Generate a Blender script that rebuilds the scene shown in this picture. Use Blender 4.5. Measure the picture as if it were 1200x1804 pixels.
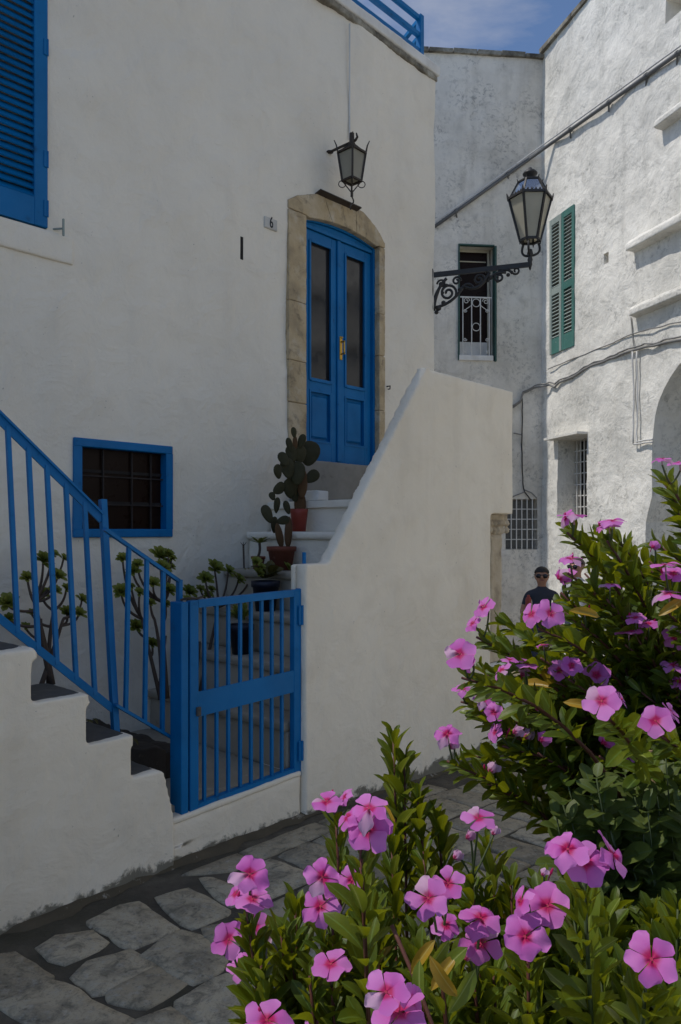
import bpy, bmesh, math, random
from mathutils import Vector, Matrix, noise, Quaternion
from math import radians, sin, cos, pi, sqrt, atan2
random.seed(7)
R_ = random.uniform
for o in list(bpy.data.objects): bpy.data.objects.remove(o)
sc = bpy.context.scene
COL = sc.collection
# ------------------------------------------------------------------ camera, sky, sun, exposure
FPX, CX, HY, EYE = 1353.0, 600.0, 935.0, 1.6
cd = bpy.data.cameras.new('camera'); cam = bpy.data.objects.new('camera', cd); COL.objects.link(cam)
cam.location = (0, 0, EYE); cam.rotation_euler = (radians(90), 0, 0)
cd.sensor_fit = 'VERTICAL'; cd.sensor_height = 36; cd.sensor_width = 24; cd.lens = 27.0
cd.shift_y = 33/1804; cd.clip_start = 0.05; cd.clip_end = 2000
sc.camera = cam
SUN_DIR = Vector((-cos(radians(60))*0.9968, -cos(radians(60))*0.08, sin(radians(60)))).normalized()
w = bpy.data.worlds.new("World"); sc.world = w; w.use_nodes = True
nt = w.node_tree; nt.nodes.clear()
wo = nt.nodes.new('ShaderNodeOutputWorld'); bg = nt.nodes.new('ShaderNodeBackground')
sky = nt.nodes.new('ShaderNodeTexSky'); sky.sky_type = 'NISHITA'; sky.sun_disc = False
sky.sun_elevation = radians(60); sky.sun_rotation = atan2(SUN_DIR.x, SUN_DIR.y)
sky.altitude = 200; sky.air_density = 0.75; sky.dust_density = 0.1; sky.ozone_density = 3.0
bg.inputs['Strength'].default_value = 0.145
tcw = nt.nodes.new('ShaderNodeTexCoord')
mpw = nt.nodes.new('ShaderNodeMapping'); mpw.inputs['Scale'].default_value = (1.0, 1.3, 1.9)
mpw.inputs['Location'].default_value = (-2.62035, 0.44229, -1.30045)
nz = nt.nodes.new('ShaderNodeTexNoise'); nz.inputs['Scale'].default_value = 2.3; nz.inputs['Detail'].default_value = 9
nz.inputs['Roughness'].default_value = 0.58; nz.inputs['Distortion'].default_value = 0.35
rp = nt.nodes.new('ShaderNodeValToRGB'); rp.color_ramp.elements[0].position = 0.50; rp.color_ramp.elements[1].position = 0.68
rp.color_ramp.elements[0].color = (0, 0, 0, 1); rp.color_ramp.elements[1].color = (0.46, 0.46, 0.46, 1)
mxw = nt.nodes.new('ShaderNodeMixRGB'); mxw.inputs['Color2'].default_value = (5.3, 5.0, 4.7, 1)
L = nt.links.new
L(tcw.outputs['Generated'], mpw.inputs['Vector']); L(mpw.outputs['Vector'], nz.inputs['Vector'])
L(nz.outputs['Fac'], rp.inputs['Fac']); L(rp.outputs['Color'], mxw.inputs['Fac'])
L(sky.outputs['Color'], mxw.inputs['Color1']); L(mxw.outputs['Color'], bg.inputs['Color']); L(bg.outputs['Background'], wo.inputs['Surface'])
sd = bpy.data.lights.new('sun', 'SUN'); sd.energy = 3.05; sd.angle = radians(0.53); sd.color = (1.0, 0.95, 0.88)
so = bpy.data.objects.new('sun', sd); COL.objects.link(so)
so.rotation_euler = SUN_DIR.to_track_quat('Z', 'Y').to_euler(); so.location = SUN_DIR*30
vs = sc.view_settings; vs.view_transform = 'Standard'; vs.look = 'None'; vs.gamma = 1; vs.exposure = 0.0; vs.use_curve_mapping = False
sc.render.engine = 'CYCLES'; sc.cycles.max_bounces = 8; sc.cycles.diffuse_bounces = 5

# ------------------------------------------------------------------ frames
class Frame:
    def __init__(s, ang, ox=0, oy=0):
        s.a = ang; s.M = Matrix.Translation((ox, oy, 0)) @ Matrix.Rotation(ang, 4, 'Z'); s.I = s.M.inverted()
    def on(s, px, py, y0=0.0):
        'pixel of the photograph -> (x, z) on the local plane y = y0'
        d = s.I.to_3x3() @ Vector(((px-CX)/FPX, 1, (HY-py)/FPX)); c = s.I @ Vector((0, 0, EYE))
        t = (y0-c.y)/d.y; p = c+d*t
        return p.x, p.z
    def onz(s, px, py, z):
        d = s.I.to_3x3() @ Vector(((px-CX)/FPX, 1, (HY-py)/FPX)); c = s.I @ Vector((0, 0, EYE))
        t = (z-c.z)/d.z; p = c+d*t
        return p.x, p.y
    def w(s, x, y, z): return s.M @ Vector((x, y, z))
HA = math.atan2(1353, 1250)            # direction of the blue-door house front
H = Frame(HA)
NF = 4.5                                # plane of the house front in the house frame
NP = 3.05                               # plane of the stair walls and gate
CORNER = ((955-CX)/FPX*11.5, 11.5)
B = Frame(math.atan2(0.109, 1.0), *CORNER)
ue = (200-CX)/FPX
Rf = Frame(math.atan2(-1.0, -ue), *CORNER)
W = Frame(0)
def ray(px, py, depth): return Vector(((px-CX)/FPX*depth, depth, EYE+(HY-py)/FPX*depth))
def gz(x, y):
    s = x*cos(HA)+y*sin(HA)
    return -0.052*max(0.0, min(s, 14)-3.2)

# ------------------------------------------------------------------ object helpers
def props(o, label=None, cat=None, group=None, kind=None):
    if label: o['label'] = label
    if cat: o['category'] = cat
    if group: o['group'] = group
    if kind: o['kind'] = kind
    return o
def thing(name, label, cat, frame=W, base=(0, 0, 0), group=None, kind=None):
    o = bpy.data.objects.new(name, None); COL.objects.link(o); o.empty_display_size = 0.1
    o.location = frame.w(*base); o.rotation_euler = (0, 0, frame.a)
    o['bx'], o['by'], o['bz'] = base
    return props(o, label, cat, group, kind)
def base_of(o):
    while o.parent: o = o.parent
    return Vector((o['bx'], o['by'], o['bz'])) if 'bx' in o else Vector((0, 0, 0))
def tomesh(name, bm, smooth=False, recalc=True):
    if recalc: bmesh.ops.recalc_face_normals(bm, faces=bm.faces[:])
    me = bpy.data.meshes.new(name); bm.to_mesh(me); bm.free()
    if smooth:
        for p in me.polygons: p.use_smooth = True
    return me
def part(name, bm, mat, parent, smooth=False, label=None, kind=None, recalc=True):
    'one mesh object under parent; bm is in the frame coordinates of the thing'
    b = base_of(parent)
    bmesh.ops.translate(bm, verts=bm.verts[:], vec=-b)
    me = tomesh(name, bm, smooth, recalc)
    for m in (mat if isinstance(mat, (list, tuple)) else [mat]): me.materials.append(m)
    o = bpy.data.objects.new(name, me); COL.objects.link(o); o.parent = parent
    if label: o['label'] = label
    if kind: o['kind'] = kind
    return o
def inst(name, me, parent, loc=(0, 0, 0), rot=None, scale=None, rel=True):
    'object sharing mesh data, under parent, loc in frame coordinates'
    o = bpy.data.objects.new(name, me); COL.objects.link(o); o.parent = parent
    o.location = Vector(loc)-(base_of(parent) if rel else Vector((0, 0, 0)))
    if rot is not None:
        o.rotation_mode = 'QUATERNION'; o.rotation_quaternion = rot
    if scale is not None: o.scale = scale if hasattr(scale, '__len__') else (scale,)*3
    return o
def mesh1(name, bm, mat, smooth=False):
    me = tomesh(name, bm, smooth)
    for m in (mat if isinstance(mat, (list, tuple)) else [mat]): me.materials.append(m)
    return me
def apply_mods(o):
    dg = bpy.context.evaluated_depsgraph_get(); dg.update()
    me = bpy.data.meshes.new_from_object(o.evaluated_get(dg)); old = o.data
    o.modifiers.clear(); o.data = me; bpy.data.meshes.remove(old); return o
# ------------------------------------------------------------------ shape helpers
def box(bm, x0, x1, y0, y1, z0, z1, bev=0.0):
    vs = [bm.verts.new((x, y, z)) for x in (x0, x1) for y in (y0, y1) for z in (z0, z1)]
    f = [(0, 1, 3, 2), (4, 6, 7, 5), (0, 4, 5, 1), (2, 3, 7, 6), (0, 2, 6, 4), (1, 5, 7, 3)]
    fs = [bm.faces.new([vs[i] for i in q]) for q in f]
    if bev > 0:
        es = list({e for fa in fs for e in fa.edges})
        bmesh.ops.bevel(bm, geom=es, offset=bev, segments=1, affect='EDGES', profile=0.5)
    return vs
def prism(bm, pts, y0, y1):
    'closed outline of (x, z) points, extruded along y'
    a = [bm.verts.new((p[0], y0, p[1])) for p in pts]; b = [bm.verts.new((p[0], y1, p[1])) for p in pts]
    bm.faces.new(a); bm.faces.new(b[::-1]); n = len(pts)
    for i in range(n): bm.faces.new((a[i], b[i], b[(i+1) % n], a[(i+1) % n]))
def prism_z(bm, pts, z0, z1):
    a = [bm.verts.new((p[0], p[1], z0)) for p in pts]; b = [bm.verts.new((p[0], p[1], z1)) for p in pts]
    bm.faces.new(a); bm.faces.new(b[::-1]); n = len(pts)
    for i in range(n): bm.faces.new((a[i], b[i], b[(i+1) % n], a[(i+1) % n]))
def tube(bm, pts, r, seg=8, cap=True):
    pts = [Vector(p) for p in pts]; n = len(pts); rings = []
    rs = r if isinstance(r, (list, tuple)) else [r]*n
    up = Vector((0.31, 0.17, 0.93)); prev = None
    for i, p in enumerate(pts):
        t = (pts[min(i+1, n-1)]-pts[max(i-1, 0)]).normalized()
        if prev is None:
            a = t.cross(up)
            if a.length < 1e-3: a = t.cross(Vector((1, 0, 0)))
            a.normalize()
        else:
            a = prev - t*prev.dot(t); a.normalize()
        prev = a; b = t.cross(a)
        rings.append([bm.verts.new(p+(a*cos(2*pi*k/seg)+b*sin(2*pi*k/seg))*rs[i]) for k in range(seg)])
    for i in range(n-1):
        for k in range(seg):
            bm.faces.new((rings[i][k], rings[i][(k+1) % seg], rings[i+1][(k+1) % seg], rings[i+1][k]))
    if cap:
        bm.faces.new(rings[0][::-1]); bm.faces.new(rings[-1])
def bar(bm, p, q, wx, wy, side=None):
    'rectangular bar from p to q; wx across, wy deep (along side)'
    p, q = Vector(p), Vector(q); t = (q-p).normalized()
    s = Vector(side) if side is not None else Vector((0, 1, 0)); s = (s-t*s.dot(t)).normalized(); a = t.cross(s)
    v = [bm.verts.new(c+a*i*wx/2+s*j*wy/2) for c in (p, q) for i, j in ((-1, -1), (1, -1), (1, 1), (-1, 1))]
    bm.faces.new(v[:4]); bm.faces.new(v[4:][::-1])
    for k in range(4): bm.faces.new((v[k], v[(k+1) % 4], v[4+(k+1) % 4], v[4+k]))
def lathe(bm, prof, c=(0, 0, 0), seg=20, phase=0.0):
    c = Vector(c); rings = []
    for r, z in prof:
        if r < 1e-5: rings.append([bm.verts.new(c+Vector((0, 0, z)))])
        else: rings.append([bm.verts.new(c+Vector((r*cos(2*pi*k/seg+phase), r*sin(2*pi*k/seg+phase), z))) for k in range(seg)])
    for a, b in zip(rings, rings[1:]):
        if len(a) == 1 and len(b) == 1: continue
        for k in range(seg):
            k2 = (k+1) % seg
            if len(a) == 1: bm.faces.new((a[0], b[k], b[k2]))
            elif len(b) == 1: bm.faces.new((a[k], a[k2], b[0]))
            else: bm.faces.new((a[k], a[k2], b[k2], b[k]))
def spiral(cx, cz, r0, r1, a0, turns, n=22, y=0.0, sx=1):
    out = []
    for i in range(n+1):
        t = i/n; r = r0+(r1-r0)*t; a = a0+turns*2*pi*t
        out.append((cx+sx*r*cos(a), y, cz+r*sin(a)))
    return out
def bez(p0, p1, p2, n=12):
    return [(Vector(p0)*(1-t)**2+Vector(p1)*2*t*(1-t)+Vector(p2)*t*t) for t in [i/n for i in range(n+1)]]
def nf(p, sc_, seed=0.0): return noise.noise(Vector(p)*sc_+Vector((seed, seed*1.7, -seed)))
def wall_solid(x0, x1, y0, y1, z0, z1, step, amp, seed, ztop=None, back=None):
    'solid block whose front face (y0) is a fine uneven grid'
    bm = bmesh.new(); nx = max(2, int((x1-x0)/step)); nzv = max(2, int((z1-z0)/step)); g = []
    for i in range(nx+1):
        row = []
        for j in range(nzv+1):
            x = x0+(x1-x0)*i/nx; z = z0+(z1-z0)*j/nzv
            if ztop: z = z0+(ztop(x)-z0)*j/nzv
            d = amp*(nf((x, 0, z), 0.9, seed)*1.3+nf((x, 0, z), 2.6, seed+3)*0.6+nf((x, 0, z), 7.0, seed+9)*0.28)
            row.append((x, y0+d, z))
        g.append(row)
    fv = [[bm.verts.new(p) for p in r] for r in g]
    bk = [[None]*(nzv+1) for _ in range(nx+1)]
    for i in range(nx+1):
        for j in range(nzv+1):
            if i in (0, nx) or j in (0, nzv):
                p = fv[i][j].co; xx = p.x
                if back: xx = back(p.x)
                bk[i][j] = bm.verts.new((xx, y1, p.z))
    for i in range(nx):
        for j in range(nzv): bm.faces.new((fv[i][j], fv[i+1][j], fv[i+1][j+1], fv[i][j+1]))
    ring = [(i, 0) for i in range(nx)]+[(nx, j) for j in range(nzv)]+[(i, nzv) for i in range(nx, 0, -1)]+[(0, j) for j in range(nzv, 0, -1)]
    n = len(ring)
    for k in range(n):
        a, b = ring[k], ring[(k+1) % n]
        bm.faces.new((fv[a[0]][a[1]], bk[a[0]][a[1]], bk[b[0]][b[1]], fv[b[0]][b[1]]))
    bm.faces.new([bk[i][j] for i, j in ring])
    return bm
def cut(o, cutters):
    'carve openings out of a solid part; cutters are bmeshes in the frame coordinates of its thing'
    b = base_of(o); cs = []
    for c in cutters:
        bmesh.ops.translate(c, verts=c.verts[:], vec=-b)
        co = bpy.data.objects.new('opening', tomesh('opening', c)); COL.objects.link(co)
        co.parent = o.parent; co.matrix_world = o.parent.matrix_world; cs.append(co)
    bpy.context.view_layer.update()
    for co in cs:
        m = o.modifiers.new('cut', 'BOOLEAN'); m.operation = 'DIFFERENCE'; m.object = co; m.solver = 'EXACT'
    apply_mods(o)
    for co in cs:
        me = co.data; bpy.data.objects.remove(co); bpy.data.meshes.remove(me)
def soften(o, voxel, amp=0.004, scale=4.0, seed=0.0):
    'hand-laid masonry: rounded edges and slightly uneven faces'
    m = o.modifiers.new('remesh', 'REMESH'); m.mode = 'VOXEL'; m.voxel_size = voxel; m.use_smooth_shade = True
    s = o.modifiers.new('smooth', 'SMOOTH'); s.iterations = 2; s.factor = 0.5
    apply_mods(o)
    me = o.data; nn = [v.normal.copy() for v in me.vertices]
    for v, n in zip(me.vertices, nn):
        p = v.co
        v.co = p+n*amp*(nf(p, scale, seed)+0.5*nf(p, scale*3.1, seed+4)+0.25*nf(p, scale*9, seed+8))
    for p in me.polygons: p.use_smooth = True
# ------------------------------------------------------------------ materials
MATS = {}
class NT:
    def __init__(s, name):
        s.m = bpy.data.materials.new(name); s.m.use_nodes = True; s.t = s.m.node_tree; s.t.nodes.clear()
        s.out = s.t.nodes.new('ShaderNodeOutputMaterial'); s.b = s.t.nodes.new('ShaderNodeBsdfPrincipled')
        s.t.links.new(s.b.outputs[0], s.out.inputs[0]); s.tc = s.t.nodes.new('ShaderNodeTexCoord')
        s.geo = None; MATS[name] = s.m
    def n(s, ty, **kw):
        x = s.t.nodes.new(ty)
        for k, v in kw.items():
            if k in x.inputs: x.inputs[k].default_value = v
            else: setattr(x, k, v)
        return x
    def l(s, a, b): s.t.links.new(a, b)
    def pos(s, scale=(1, 1, 1), obj=False):
        if obj: src = s.tc.outputs['Object']
        else:
            if s.geo is None: s.geo = s.n('ShaderNodeNewGeometry')
            src = s.geo.outputs['Position']
        mp = s.n('ShaderNodeMapping'); mp.inputs['Scale'].default_value = scale; s.l(src, mp.inputs['Vector']); return mp.outputs[0]
    def noise(s, vec, scale, detail=6, rough=0.55, dist=0.0):
        x = s.n('ShaderNodeTexNoise', Scale=scale, Detail=detail, Roughness=rough, Distortion=dist); s.l(vec, x.inputs['Vector']); return x.outputs['Fac']
    def ramp(s, fac, stops, interp='LINEAR'):
        x = s.n('ShaderNodeValToRGB'); cr = x.color_ramp; cr.interpolation = interp
        while len(cr.elements) < len(stops): cr.elements.new(0.5)
        for e, (p, c) in zip(cr.elements, stops):
            e.position = p; e.color = (*c, 1) if hasattr(c, '__len__') else (c, c, c, 1)
        s.l(fac, x.inputs['Fac']); return x.outputs['Color']
    def mix(s, a, b, fac, mode='MIX'):
        x = s.n('ShaderNodeMixRGB', blend_type=mode)
        for v, i in ((fac, 'Fac'), (a, 'Color1'), (b, 'Color2')):
            if hasattr(v, 'links') or hasattr(v, 'is_linked'): s.l(v, x.inputs[i])
            else: x.inputs[i].default_value = v if i == 'Fac' else (*v, 1)
        return x.outputs['Color']
    def bump(s, h, strength=0.3, dist=0.01, prev=None):
        x = s.n('ShaderNodeBump', Strength=strength, Distance=dist); s.l(h, x.inputs['Height'])
        if prev is not None: s.l(prev, x.inputs['Normal'])
        return x.outputs['Normal']
    def fin(s, col, rough=0.6, norm=None, **kw):
        if hasattr(col, 'is_linked'): s.l(col, s.b.inputs['Base Color'])
        else: s.b.inputs['Base Color'].default_value = (*col, 1)
        if hasattr(rough, 'is_linked'): s.l(rough, s.b.inputs['Roughness'])
        else: s.b.inputs['Roughness'].default_value = rough
        if norm is not None: s.l(norm, s.b.inputs['Normal'])
        for k, v in kw.items(): s.b.inputs[k].default_value = v
        return s.m
def plaster(name, col, stain, blot=0.25, streak=0.2, rough_bump=0.35, spots=0.0, spotcol=(0.2, 0.2, 0.2), fine=26, damp=False):
    t = NT(name); p = t.pos()
    big = t.noise(p, 0.9, 7, 0.6); mid = t.noise(p, 4.2, 8, 0.62, 0.4); fn = t.noise(p, fine, 6, 0.6)
    st = t.noise(t.pos((2.6, 2.6, 0.22)), 1.6, 7, 0.6)
    c = t.mix(col, stain, t.ramp(big, [(0.42, 0.0), (0.72, blot)]))
    c = t.mix(c, stain, t.ramp(mid, [(0.50, 0.0), (0.75, blot*0.9)]))
    c = t.mix(c, stain, t.ramp(st, [(0.52, 0.0), (0.78, streak)]))
    if spots > 0:
        a = t.noise(p, 2.2, 3, 0.5); s2 = t.noise(p, 17, 10, 0.72, 0.6)
        msk = t.mix(t.ramp(a, [(0.40, 0.0), (0.66, 1.0)]), t.ramp(s2, [(0.50, 0.0), (0.68, 1.0)]), 1.0, 'MULTIPLY')
        x = t.n('ShaderNodeMath', operation='MULTIPLY'); t.l(msk, x.inputs[0]); x.inputs[1].default_value = spots
        c = t.mix(c, spotcol, x.outputs[0])
    pk = t.noise(p, 60, 2, 0.5)
    c = t.mix(c, (0.14, 0.13, 0.11), t.ramp(t.mix(t.ramp(pk, [(0.72, 0.0), (0.76, 1.0)]), t.ramp(mid, [(0.5, 0), (0.6, 1)]), 1.0, 'MULTIPLY'), [(0.0, 0.0), (1.0, 0.6)]))
    if damp:                                             # moss and splashed dirt along the foot of the wall
        sz = t.n('ShaderNodeSeparateXYZ'); t.l(p, sz.inputs[0]); ad = t.n('ShaderNodeMath', operation='MULTIPLY_ADD'); ad.inputs[1].default_value = -0.30; ad.inputs[2].default_value = 0.13
        t.l(t.noise(p, 8, 9, 0.7, 0.4), ad.inputs[0]); ad2 = t.n('ShaderNodeMath', operation='ADD'); t.l(sz.outputs[2], ad2.inputs[0]); t.l(ad.outputs[0], ad2.inputs[1])
        c = t.mix(c, (0.13, 0.12, 0.09), t.ramp(ad2.outputs[0], [(0.0, 0.9), (0.03, 0.0)]))
    n1 = t.bump(mid, rough_bump, 0.03); n2 = t.bump(fn, rough_bump*0.7, 0.006, n1)
    return t.fin(c, 0.92, n2)
plaster('house_plaster', (0.80, 0.74, 0.635), (0.60, 0.54, 0.45), 0.30, 0.14, 0.85)
plaster('stair_plaster', (0.84, 0.76, 0.625), (0.60, 0.52, 0.40), 0.35, 0.35, 0.55, damp=True)
plaster('lime_wall', (0.84, 0.81, 0.74), (0.46, 0.445, 0.40), 0.6, 0.5, 1.0, 0.9, (0.24, 0.235, 0.215))
plaster('grey_lime_wall', (0.80, 0.755, 0.675), (0.44, 0.41, 0.355), 0.65, 0.6, 0.9, 0.95, (0.17, 0.165, 0.155))
plaster('white_trim', (0.76, 0.75, 0.72), (0.42, 0.40, 0.36), 0.6, 0.3, 0.3)
def mk_coping():
    t = NT('weathered_coping'); p = t.pos(); a = t.noise(p, 5, 9, 0.65, 0.3); b = t.noise(p, 30, 5)
    c = t.ramp(a, [(0.3, (0.42, 0.40, 0.34)), (0.5, (0.20, 0.18, 0.14)), (0.66, (0.07, 0.062, 0.05))])
    return t.fin(c, 0.95, t.bump(b, 0.4, 0.008))
mk_coping()
def mk_tufa():
    t = NT('tufa_stone'); p = t.pos(); a = t.noise(p, 3.2, 8, 0.62, 0.3); b = t.noise(p, 22, 6, 0.6); d = t.noise(p, 9, 8, 0.7, 0.5)
    c = t.ramp(a, [(0.3, (0.56, 0.46, 0.32)), (0.5, (0.46, 0.355, 0.215)), (0.68, (0.30, 0.235, 0.15))])
    c = t.mix(c, (0.12, 0.095, 0.065), t.ramp(d, [(0.53, 0.0), (0.72, 0.85)]))
    c = t.mix(c, (0.6, 0.56, 0.48), t.ramp(t.noise(p, 6.5, 5), [(0.55, 0.0), (0.75, 0.6)]))
    return t.fin(c, 0.95, t.bump(b, 0.5, 0.01, t.bump(d, 0.6, 0.02)))
mk_tufa()
def mk_carved():
    t = NT('carved_limestone'); p = t.pos(); a = t.noise(p, 5, 8, 0.62, 0.3); b = t.noise(p, 40, 6, 0.6)
    c = t.ramp(a, [(0.3, (0.60, 0.52, 0.40)), (0.55, (0.46, 0.38, 0.27)), (0.72, (0.22, 0.18, 0.13))])
    return t.fin(c, 0.95, t.bump(b, 0.5, 0.006))
mk_carved()
def paint(name, col, rough=0.38, wear=(0.1, 0.1, 0.1), w=0.12, obj=False, scale=14, b=0.08):
    t = NT(name); p = t.pos(obj=obj); a = t.noise(p, scale, 8, 0.6, 0.2); bb = t.noise(p, 3.5, 5)
    c = t.mix(col, tuple(x*0.62 for x in col), t.ramp(bb, [(0.4, 0.0), (0.7, 0.5)]))
    c = t.mix(c, wear, t.ramp(a, [(0.62, 0.0), (0.74, w)]))
    return t.fin(c, t.ramp(a, [(0.3, rough-0.08), (0.7, rough+0.14)]), t.bump(a, b, 0.004))
paint('blue_paint', (0.001, 0.142, 0.375), 0.42, (0.01, 0.06, 0.13), 0.6); MATS['blue_paint'].node_tree.nodes['Principled BSDF'].inputs['Specular IOR Level'].default_value = 0.22
paint('teal_paint', (0.06, 0.185, 0.155), 0.55, (0.38, 0.40, 0.37), 0.75)
paint('dark_teal', (0.03, 0.085, 0.07), 0.6, (0.2, 0.22, 0.2), 0.7)
paint('bleached_teal', (0.28, 0.33, 0.30), 0.7, (0.05, 0.18, 0.15), 0.7)
paint('wrought_iron', (0.018, 0.017, 0.017), 0.5, (0.07, 0.045, 0.03), 0.5)
paint('rusty_iron', (0.035, 0.024, 0.017), 0.6, (0.12, 0.055, 0.025), 0.7)
paint('white_iron', (0.66, 0.65, 0.62), 0.5, (0.3, 0.2, 0.13), 0.6)
paint('grey_pipe', (0.13, 0.13, 0.13), 0.5, (0.08, 0.07, 0.06), 0.6)
paint('cable_grey', (0.24, 0.235, 0.225), 0.7, (0.09, 0.09, 0.09), 0.6)
paint('white_cable', (0.62, 0.61, 0.59), 0.7, (0.2, 0.2, 0.2), 0.6)
paint('terracotta', (0.20, 0.055, 0.03), 0.8, (0.45, 0.3, 0.2), 0.5, b=0.3)
paint('red_plastic', (0.27, 0.035, 0.018), 0.5, (0.2, 0.03, 0.02), 0.4)
paint('dark_blue_glaze', (0.007, 0.011, 0.028), 0.45, (0.03, 0.04, 0.05), 0.4)
paint('brass', (0.62, 0.36, 0.06), 0.3, (0.2, 0.11, 0.03), 0.5); MATS['brass'].node_tree.nodes['Principled BSDF'].inputs['Metallic'].default_value = 0.8
paint('dark_slate', (0.075, 0.072, 0.068), 0.85, (0.2, 0.19, 0.17), 0.5, b=0.5)
paint('cement', (0.26, 0.25, 0.225), 0.9, (0.14, 0.13, 0.11), 0.7, b=0.5)
paint('worn_step', (0.36, 0.315, 0.245), 0.9, (0.52, 0.48, 0.40), 0.8, scale=9, b=0.4)
paint('old_riser', (0.46, 0.405, 0.32), 0.9, (0.25, 0.21, 0.16), 0.7, scale=7, b=0.4)
paint('old_cement', (0.25, 0.215, 0.165), 0.9, (0.14, 0.12, 0.09), 0.7, scale=7, b=0.5)
paint('soil', (0.035, 0.026, 0.018), 0.95, (0.09, 0.07, 0.045), 0.8, scale=30, b=1.0)
paint('moss_dirt', (0.085, 0.068, 0.042), 0.95, (0.42, 0.39, 0.33), 0.9, scale=20, b=1.0)
paint('plaque_stone', (0.56, 0.54, 0.50), 0.8, (0.25, 0.24, 0.22), 0.5, b=0.2)
paint('ink', (0.02, 0.02, 0.02), 0.7, (0.08, 0.08, 0.08), 0.4)
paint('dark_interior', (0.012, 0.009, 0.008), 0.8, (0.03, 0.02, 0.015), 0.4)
paint('curtain', (0.30, 0.285, 0.26), 0.9, (0.2, 0.19, 0.17), 0.4)
paint('dry_wood', (0.30, 0.20, 0.115), 0.85, (0.13, 0.08, 0.05), 0.7, scale=40, b=0.5)
paint('cream_paint', (0.56, 0.52, 0.40), 0.7, (0.28, 0.25, 0.18), 0.5)
paint('door_glass', (0.026, 0.026, 0.028), 0.12, (0.05, 0.05, 0.055), 0.1, b=0.02)
paint('dark_bar', (0.014, 0.009, 0.009), 0.7, (0.025, 0.018, 0.015), 0.5)
paint('window_glass', (0.013, 0.005, 0.003), 0.3, (0.02, 0.015, 0.014), 0.1, b=0.02)
paint('dusty_pane', (0.10, 0.10, 0.095), 0.3, (0.2, 0.2, 0.19), 0.6, b=0.02)
MATS['window_glass'].node_tree.nodes['Principled BSDF'].inputs['Specular IOR Level'].default_value = 0.12
def mk_frost(name, k):
    t = NT(name); p = t.pos(); a = t.noise(p, 9, 6)
    tr = t.n('ShaderNodeBsdfTranslucent'); tr.inputs['Color'].default_value = (0.80*k, 0.77*k, 0.66*k, 1)
    t.fin(t.ramp(a, [(0.3, (0.50*k, 0.48*k, 0.40*k)), (0.7, (0.60*k, 0.575*k, 0.49*k))]), 0.35)
    ms = t.n('ShaderNodeMixShader'); ms.inputs[0].default_value = 0.5
    t.l(t.b.outputs[0], ms.inputs[1]); t.l(tr.outputs[0], ms.inputs[2]); t.l(ms.outputs[0], t.out.inputs[0])
mk_frost('frosted_glass', 1.0); mk_frost('smoked_glass', .82)
def mk_clear():
    t = NT('lamp_glass'); t.fin((0.55, 0.6, 0.65), 0.06)
    tr = t.n('ShaderNodeBsdfTransparent'); gl = t.n('ShaderNodeBsdfGlossy', Roughness=0.06); gl.inputs['Color'].default_value = (0.8, 0.85, 0.9, 1)
    ms = t.n('ShaderNodeMixShader'); ms.inputs[0].default_value = 0.35
    t.l(tr.outputs[0], ms.inputs[1]); t.l(gl.outputs[0], ms.inputs[2]); t.l(ms.outputs[0], t.out.inputs[0])
mk_clear()
def mk_stone():
    t = NT('paving_limestone'); oi = t.n('ShaderNodeObjectInfo'); p = t.pos()
    a = t.noise(p, 7, 10, 0.68, 0.5); b = t.noise(p, 34, 9, 0.7); v = t.n('ShaderNodeTexVoronoi', Scale=26.0); t.l(p, v.inputs['Vector'])
    base = t.ramp(oi.outputs['Random'], [(0.0, (0.27, 0.225, 0.155)), (0.5, (0.37, 0.315, 0.22)), (1.0, (0.47, 0.405, 0.29))])
    c = t.mix(base, (0.07, 0.066, 0.056), t.ramp(a, [(0.48, 0.0), (0.70, 0.75)]))
    c = t.mix(c, (0.40, 0.385, 0.34), t.ramp(b, [(0.52, 0.0), (0.70, 0.7)]))
    g2 = t.noise(p, 95, 6, 0.75); c = t.mix(c, (0.06, 0.056, 0.048), t.ramp(g2, [(0.54, 0.0), (0.70, 0.7)]))
    pit = t.ramp(v.outputs['Distance'], [(0.10, 1.0), (0.24, 0.0)])
    pm = t.mix(t.mix(pit, t.ramp(a, [(0.47, 0.0), (0.60, 1.0)]), 1.0, 'MULTIPLY'), (0, 0, 0), .45)
    c = t.mix(c, (0.13, 0.12, 0.09), t.ramp(t.noise(p, 15, 9, 0.72, 0.8), [(0.50, 0.0), (0.64, 0.75)]))
    c = t.mix(c, (0.03, 0.028, 0.024), pm)
    n1 = t.bump(a, 0.5, 0.012); n2 = t.bump(b, 0.5, 0.006, n1)
    x = t.n('ShaderNodeBump', Strength=0.5, Distance=0.008, invert=True); t.l(pm, x.inputs['Height']); t.l(n2, x.inputs['Normal'])
    t.fin(c, t.ramp(b, [(0.3, 0.68), (0.7, 0.95)]), x.outputs['Normal']); t.b.inputs['Specular IOR Level'].default_value = 0.2
mk_stone()
def mk_mortar():
    t = NT('joint_mortar'); p = t.pos(); a = t.noise(p, 5, 8, 0.65); b = t.noise(p, 45, 8, 0.7)
    c = t.ramp(a, [(0.35, (0.055, 0.046, 0.032)), (0.55, (0.09, 0.076, 0.055)), (0.75, (0.15, 0.13, 0.095))])
    c = t.mix(c, (0.045, 0.04, 0.02), t.ramp(t.noise(p, 2.1, 6), [(0.46, 0.0), (0.66, 0.8)]))
    return t.fin(c, 0.95, t.bump(b, 0.8, 0.012))
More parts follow.
